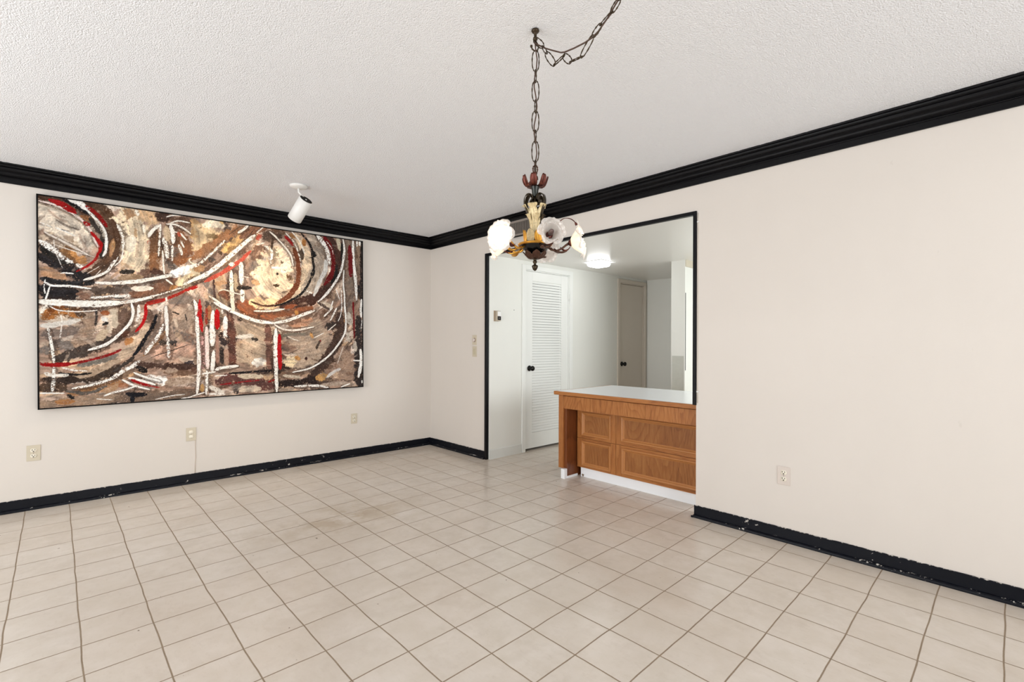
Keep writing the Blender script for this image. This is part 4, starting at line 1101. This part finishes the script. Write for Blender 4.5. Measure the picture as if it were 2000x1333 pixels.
# C scroll straps
SP_ = [(.010, 1.757), (.0165, 1.7525), (.021, 1.758), (.020, 1.766), (.012, 1.771), (.011, 1.780), (.018, 1.789), (.028, 1.791), (.037, 1.786), (.0425, 1.775), (.0440, 1.762), (.0425, 1.748), (.038, 1.734), (.031, 1.716), (.024, 1.698), (.018, 1.680)]
for dg in (-80, 58, 142, 232):
    th = math.radians(dg); m = MB(); rows = []; P_ = [Vector((a, b, 0)) for a, b in SP_]
    tan = (CR_ * math.cos(th) - CV * math.sin(th))
    for k in range(46):
        t_ = k / 45 * (len(P_) - 1.001); a = int(t_); u = t_ - a
        p0, p1, p2, p3 = P_[max(a - 1, 0)], P_[a], P_[a + 1], P_[min(a + 2, len(P_) - 1)]
        q = .5 * ((2 * p1) + (p2 - p0) * u + (2 * p0 - 5 * p1 + 4 * p2 - p3) * u * u + (3 * p1 - p0 - 3 * p2 + p3) * u ** 3)
        wd = .0055 + .0050 * math.sin(PI * min(1, k / 45 * 1.1)) ** .6
        rows.append([pol(q.x, th, q.y) + tan * s * wd for s in (-1, -.4, .4, 1)])
    m.grid(rows, False, True); m.obj('scroll_strap', M['bronze'], ch, solid=.0024)
# acanthus vase
AP = [(.0125, 1.600), (.013, 1.625), (.0135, 1.650), (.016, 1.675), (.020, 1.697), (.025, 1.715), (.031, 1.730), (.037, 1.741), (.042, 1.746), (.047, 1.744)]
def leafrow(th, prof, W0, W1, lobes, nk=40, rib=.0030, tilt=0):
    m = MB(); rows = []; tan = (CR_ * math.cos(th) - CV * math.sin(th)); P_ = [Vector((a, b, 0)) for a, b in prof]
    for k in range(nk):
        t_ = k / (nk - 1); f_ = t_ * (len(P_) - 1.001); a = int(f_); u = f_ - a
        q = P_[a].lerp(P_[a + 1], u); wd = (W0 + (W1 - W0) * t_ ** .7) * (1 - .30 * abs(math.sin(t_ * PI * lobes)) ** 3) * (1 if t_ < .86 else math.sqrt(max(.03, 1 - ((t_ - .86) / .145) ** 2)))
        row = []
        for j_ in range(15):
            sj = -1 + j_ / 7; rel = rib * (1 - abs(sj)) ** 2 - .0035 * sj * sj + .0014 * math.cos(sj * 9 + t_ * 6)
            row.append(pol(q.x + rel, th, q.y + .003 * abs(sj) * math.sin(t_ * PI * lobes * 2)) + tan * (sj * wd + tilt * t_ ** 2))
        rows.append(row)
    m.grid(rows, False, True); return m
for i in range(5):
    leafrow(math.radians(-16 + 72 * i), AP, .0075, .0205, 3.5, rib=.005).obj('acanthus_leaf', M['cream'], ch, solid=.0018)
for i in range(5):
    leafrow(math.radians(12 + 72 * i), [(a * .82 + .001, 1.600 + (b - 1.600) * .74) for a, b in AP], .006, .0135, 2.5).obj('small_leaf', M['bronze'] if i % 2 else M['cream'], ch, solid=.0016)
# palmettes standing on the dish rim
for i in range(8):
    th = math.radians(20 + 45 * i); m = MB(); rows = []; tan = (CR_ * math.cos(th) - CV * math.sin(th))
    for k in range(15):
        t_ = k / 14; zz_ = 1.597 + .051 * t_
        wd = (.0105 + .0065 * math.sin(PI / 2 * t_ / .5)) if t_ < .5 else .017 * math.sqrt(max(.01, 1 - ((t_ - .5) / .505) ** 2))
        row = []
        for j_ in range(25):
            sj = -1 + j_ / 12; rel = .0022 * abs(math.cos(sj * PI * 2.5)) * (.35 + .65 * t_) - .004 * sj * sj
            row.append(pol(.043 + .004 * t_ * t_ + rel, th, zz_ - .002 * abs(math.sin(sj * PI * 2.5)) * t_) + tan * sj * wd)
        rows.append(row)
    m.grid(rows, False, True); m.obj('palmette', M['gold'] if i % 2 == 0 else M['cream'], ch, solid=.0022)
# dish, lower cup, finial
cl([(0, 1.600), (.048, 1.599), (.060, 1.598), (.065, 1.597), (.0675, 1.594), (.067, 1.590), (.062, 1.588)], 'dish_rim', M['gold'], 40)
cl([(.0625, 1.590), (.059, 1.584), (.047, 1.574), (.034, 1.566), (.026, 1.561), (0, 1.560)], 'dish', simple('black lacquer', (16, 15, 15), .22, .3), 40)
for i in range(7):
    m = MB(); th = math.radians(8 + 360 / 7 * i)
    petal(m, th, [(.008, 1.537), (.018, 1.538), (.028, 1.543), (.037, 1.552), (.043, 1.561), (.048, 1.566)], lambda t_: leafw(t_, .008, .032, .6), 9, 2, .003)
    m.obj('cup_petal', M['brown'], ch, solid=.0016)
cl([(0, 1.560), (.018, 1.560), (.024, 1.552), (.018, 1.542), (.008, 1.538), (.006, 1.530), (.009, 1.527), (.0075, 1.522), (.0045, 1.518), (.0055, 1.514), (.010, 1.512), (.0115, 1.507), (.010, 1.500), (.0065, 1.494), (0, 1.489)], 'finial', M['bronze'], 20, lambda a, z: 1 + (.12 * math.cos(a * 8 + z * 400) if z < 1.513 else 0))
# five arms with glass flowers
LIT = (True, False, True, False, True)
FACE = (-32, 12, 84, 160, -100)
for i in range(5):
    th = math.radians(-50 + 72 * i)
    am = MB(); am.tube([pol(r, th, z) for r, z in ((.045, 1.588), (.065, 1.574), (.085, 1.570), (.105, 1.578), (.122, 1.592), (.135, 1.600))], [.005, .0045, .0042, .0042, .0045, .006], 8)
    arm = am.obj('arm', M['gold'] if i in (0, 4) else M['brown'], ch)
    # leaves along the arm
    tan = (CR_ * math.cos(th) - CV * math.sin(th))
    for q, (r0, z0, sgn, ln) in enumerate(((.062, 1.578, 1, .07), (.075, 1.574, -1, .065), (.10, 1.580, 1, .055))):
        lm = MB(); rows = []
        for k in range(8):
            t_ = k / 7; r = r0 + ln * t_ * .75; z_ = z0 - .014 * math.sin(PI * t_ * .9) + (.010 if q == 2 else -.006) * t_ * t_; wd = .022 * math.sin(PI * (.08 + .88 * t_)) * (1 + .15 * math.cos(t_ * 20))
            rows.append([pol(r, th, z_) + tan * (sgn * .018 * t_ + s * wd / 2) + Vector((0, 0, .004 * abs(s) + .0015 * math.cos(s * 6))) for s in (-1, -.66, -.33, 0, .33, .66, 1)])
        lm.grid(rows, False, True); l_ = lm.obj('arm_leaf', (M['gold'] if i in (0, 4) else M['brown']) if q < 2 else M['copper'], ch, solid=.0012); 
    C0 = pol(.135, th, 1.600); tf_ = math.radians(FACE[i]); axo = ((CR_ * math.sin(tf_) + CV * math.cos(tf_)) + Vector((0, 0, .18 if i != 0 else .05))).normalized()
    u = axo.cross(Vector((0, 0, 1))).normalized(); v = u.cross(axo)
    def sh(r, h, a): return C0 + axo * h + (u * math.cos(a) + v * math.sin(a)) * r
    m = MB(); m.grid([[sh(r, h, 2 * PI * j / 16) for j in range(16)] for r, h in ((.004, -.004), (.012, 0), (.014, .006), (.012, .009), (.0, .009))], True, True); m.obj('lamp_holder', M['copper'], ch)
    for layer, (R0, off, nP, sc) in enumerate(((.062, 0, 6 if i != 2 else 5, 1.0), (.047, PI / 6, 6, .86))):
        rows = []; NA = 96; spk = .55 if i == 2 else .15; R0 *= (.94, .80, 1.05, .9, .94)[i]
        for k in range(15):
            t_ = k / 14; row = []
            for j in range(NA):
                a = 2 * PI * j / NA; ph = nP * (a + off) / 2; pl = 2 * abs(math.cos(ph)) ** (.55 if i != 2 else 1.2) - 1; vein = math.cos(nP * 3 * a)
                r = .014 + (R0 - .014) * (t_ ** .8) * (1 + spk * (pl - .3) * t_ ** 2 + .012 * vein * t_)
                h = .008 + .056 * sc * t_ ** 1.05 - (.022 * ((t_ - .7) / .3) ** 1.5 * (.5 + .5 * pl) if t_ > .7 else 0) + .002 * vein * t_ ** 3
                row.append(sh(r, h, a))
            rows.append(row)
        m = MB(); m.grid(rows, True, True)
        g = m.obj('glass_shade' if layer == 0 else 'inner_petals', M['frost'], ch if layer == 0 else shade_, solid=.0016)
        if layer == 0: shade_ = g; tag(g, 'frosted glass flower shade')
    bs = 1 if LIT[i] else .6
    m = MB(); m.grid([[sh(r, h, 2 * PI * j / 14) for j in range(14)] for r, h in ((.0155 if LIT[i] else .006, .0095), (.0155 * bs, .018), (.0165 * bs, .034), (.015 * bs, .044), (.008 * bs, .052), (0, .056))], True, True)
    b_ = m.obj('bulb', M['bulb'] if LIT[i] else M['bulboff'], ch)
    if LIT[i]:
        pl_ = bpy.data.lights.new('bulb_light', 'POINT'); pl_.energy = BULBP; pl_.color = (1, .80, .56); pl_.shadow_soft_size = .03
        po = bpy.data.objects.new('bulb_light', pl_); po.location = sh(0, .075, 0); COL.objects.link(po)
# a curled copper tendril standing over the right hand arms
m = MB(); m.tube([pol(.128 - .030 * math.cos(a) * (1 if a < 1.6 else 1.3), math.radians(60 + a * 5.5), 1.645 + .040 * math.sin(a)) for a in [i * .155 for i in range(19)]], [.0012 + .0008 * math.sin(i / 3) ** 2 + (.0035 if i > 16 else 0) for i in range(19)], 8); m.obj('tendril', M['copper'], ch)
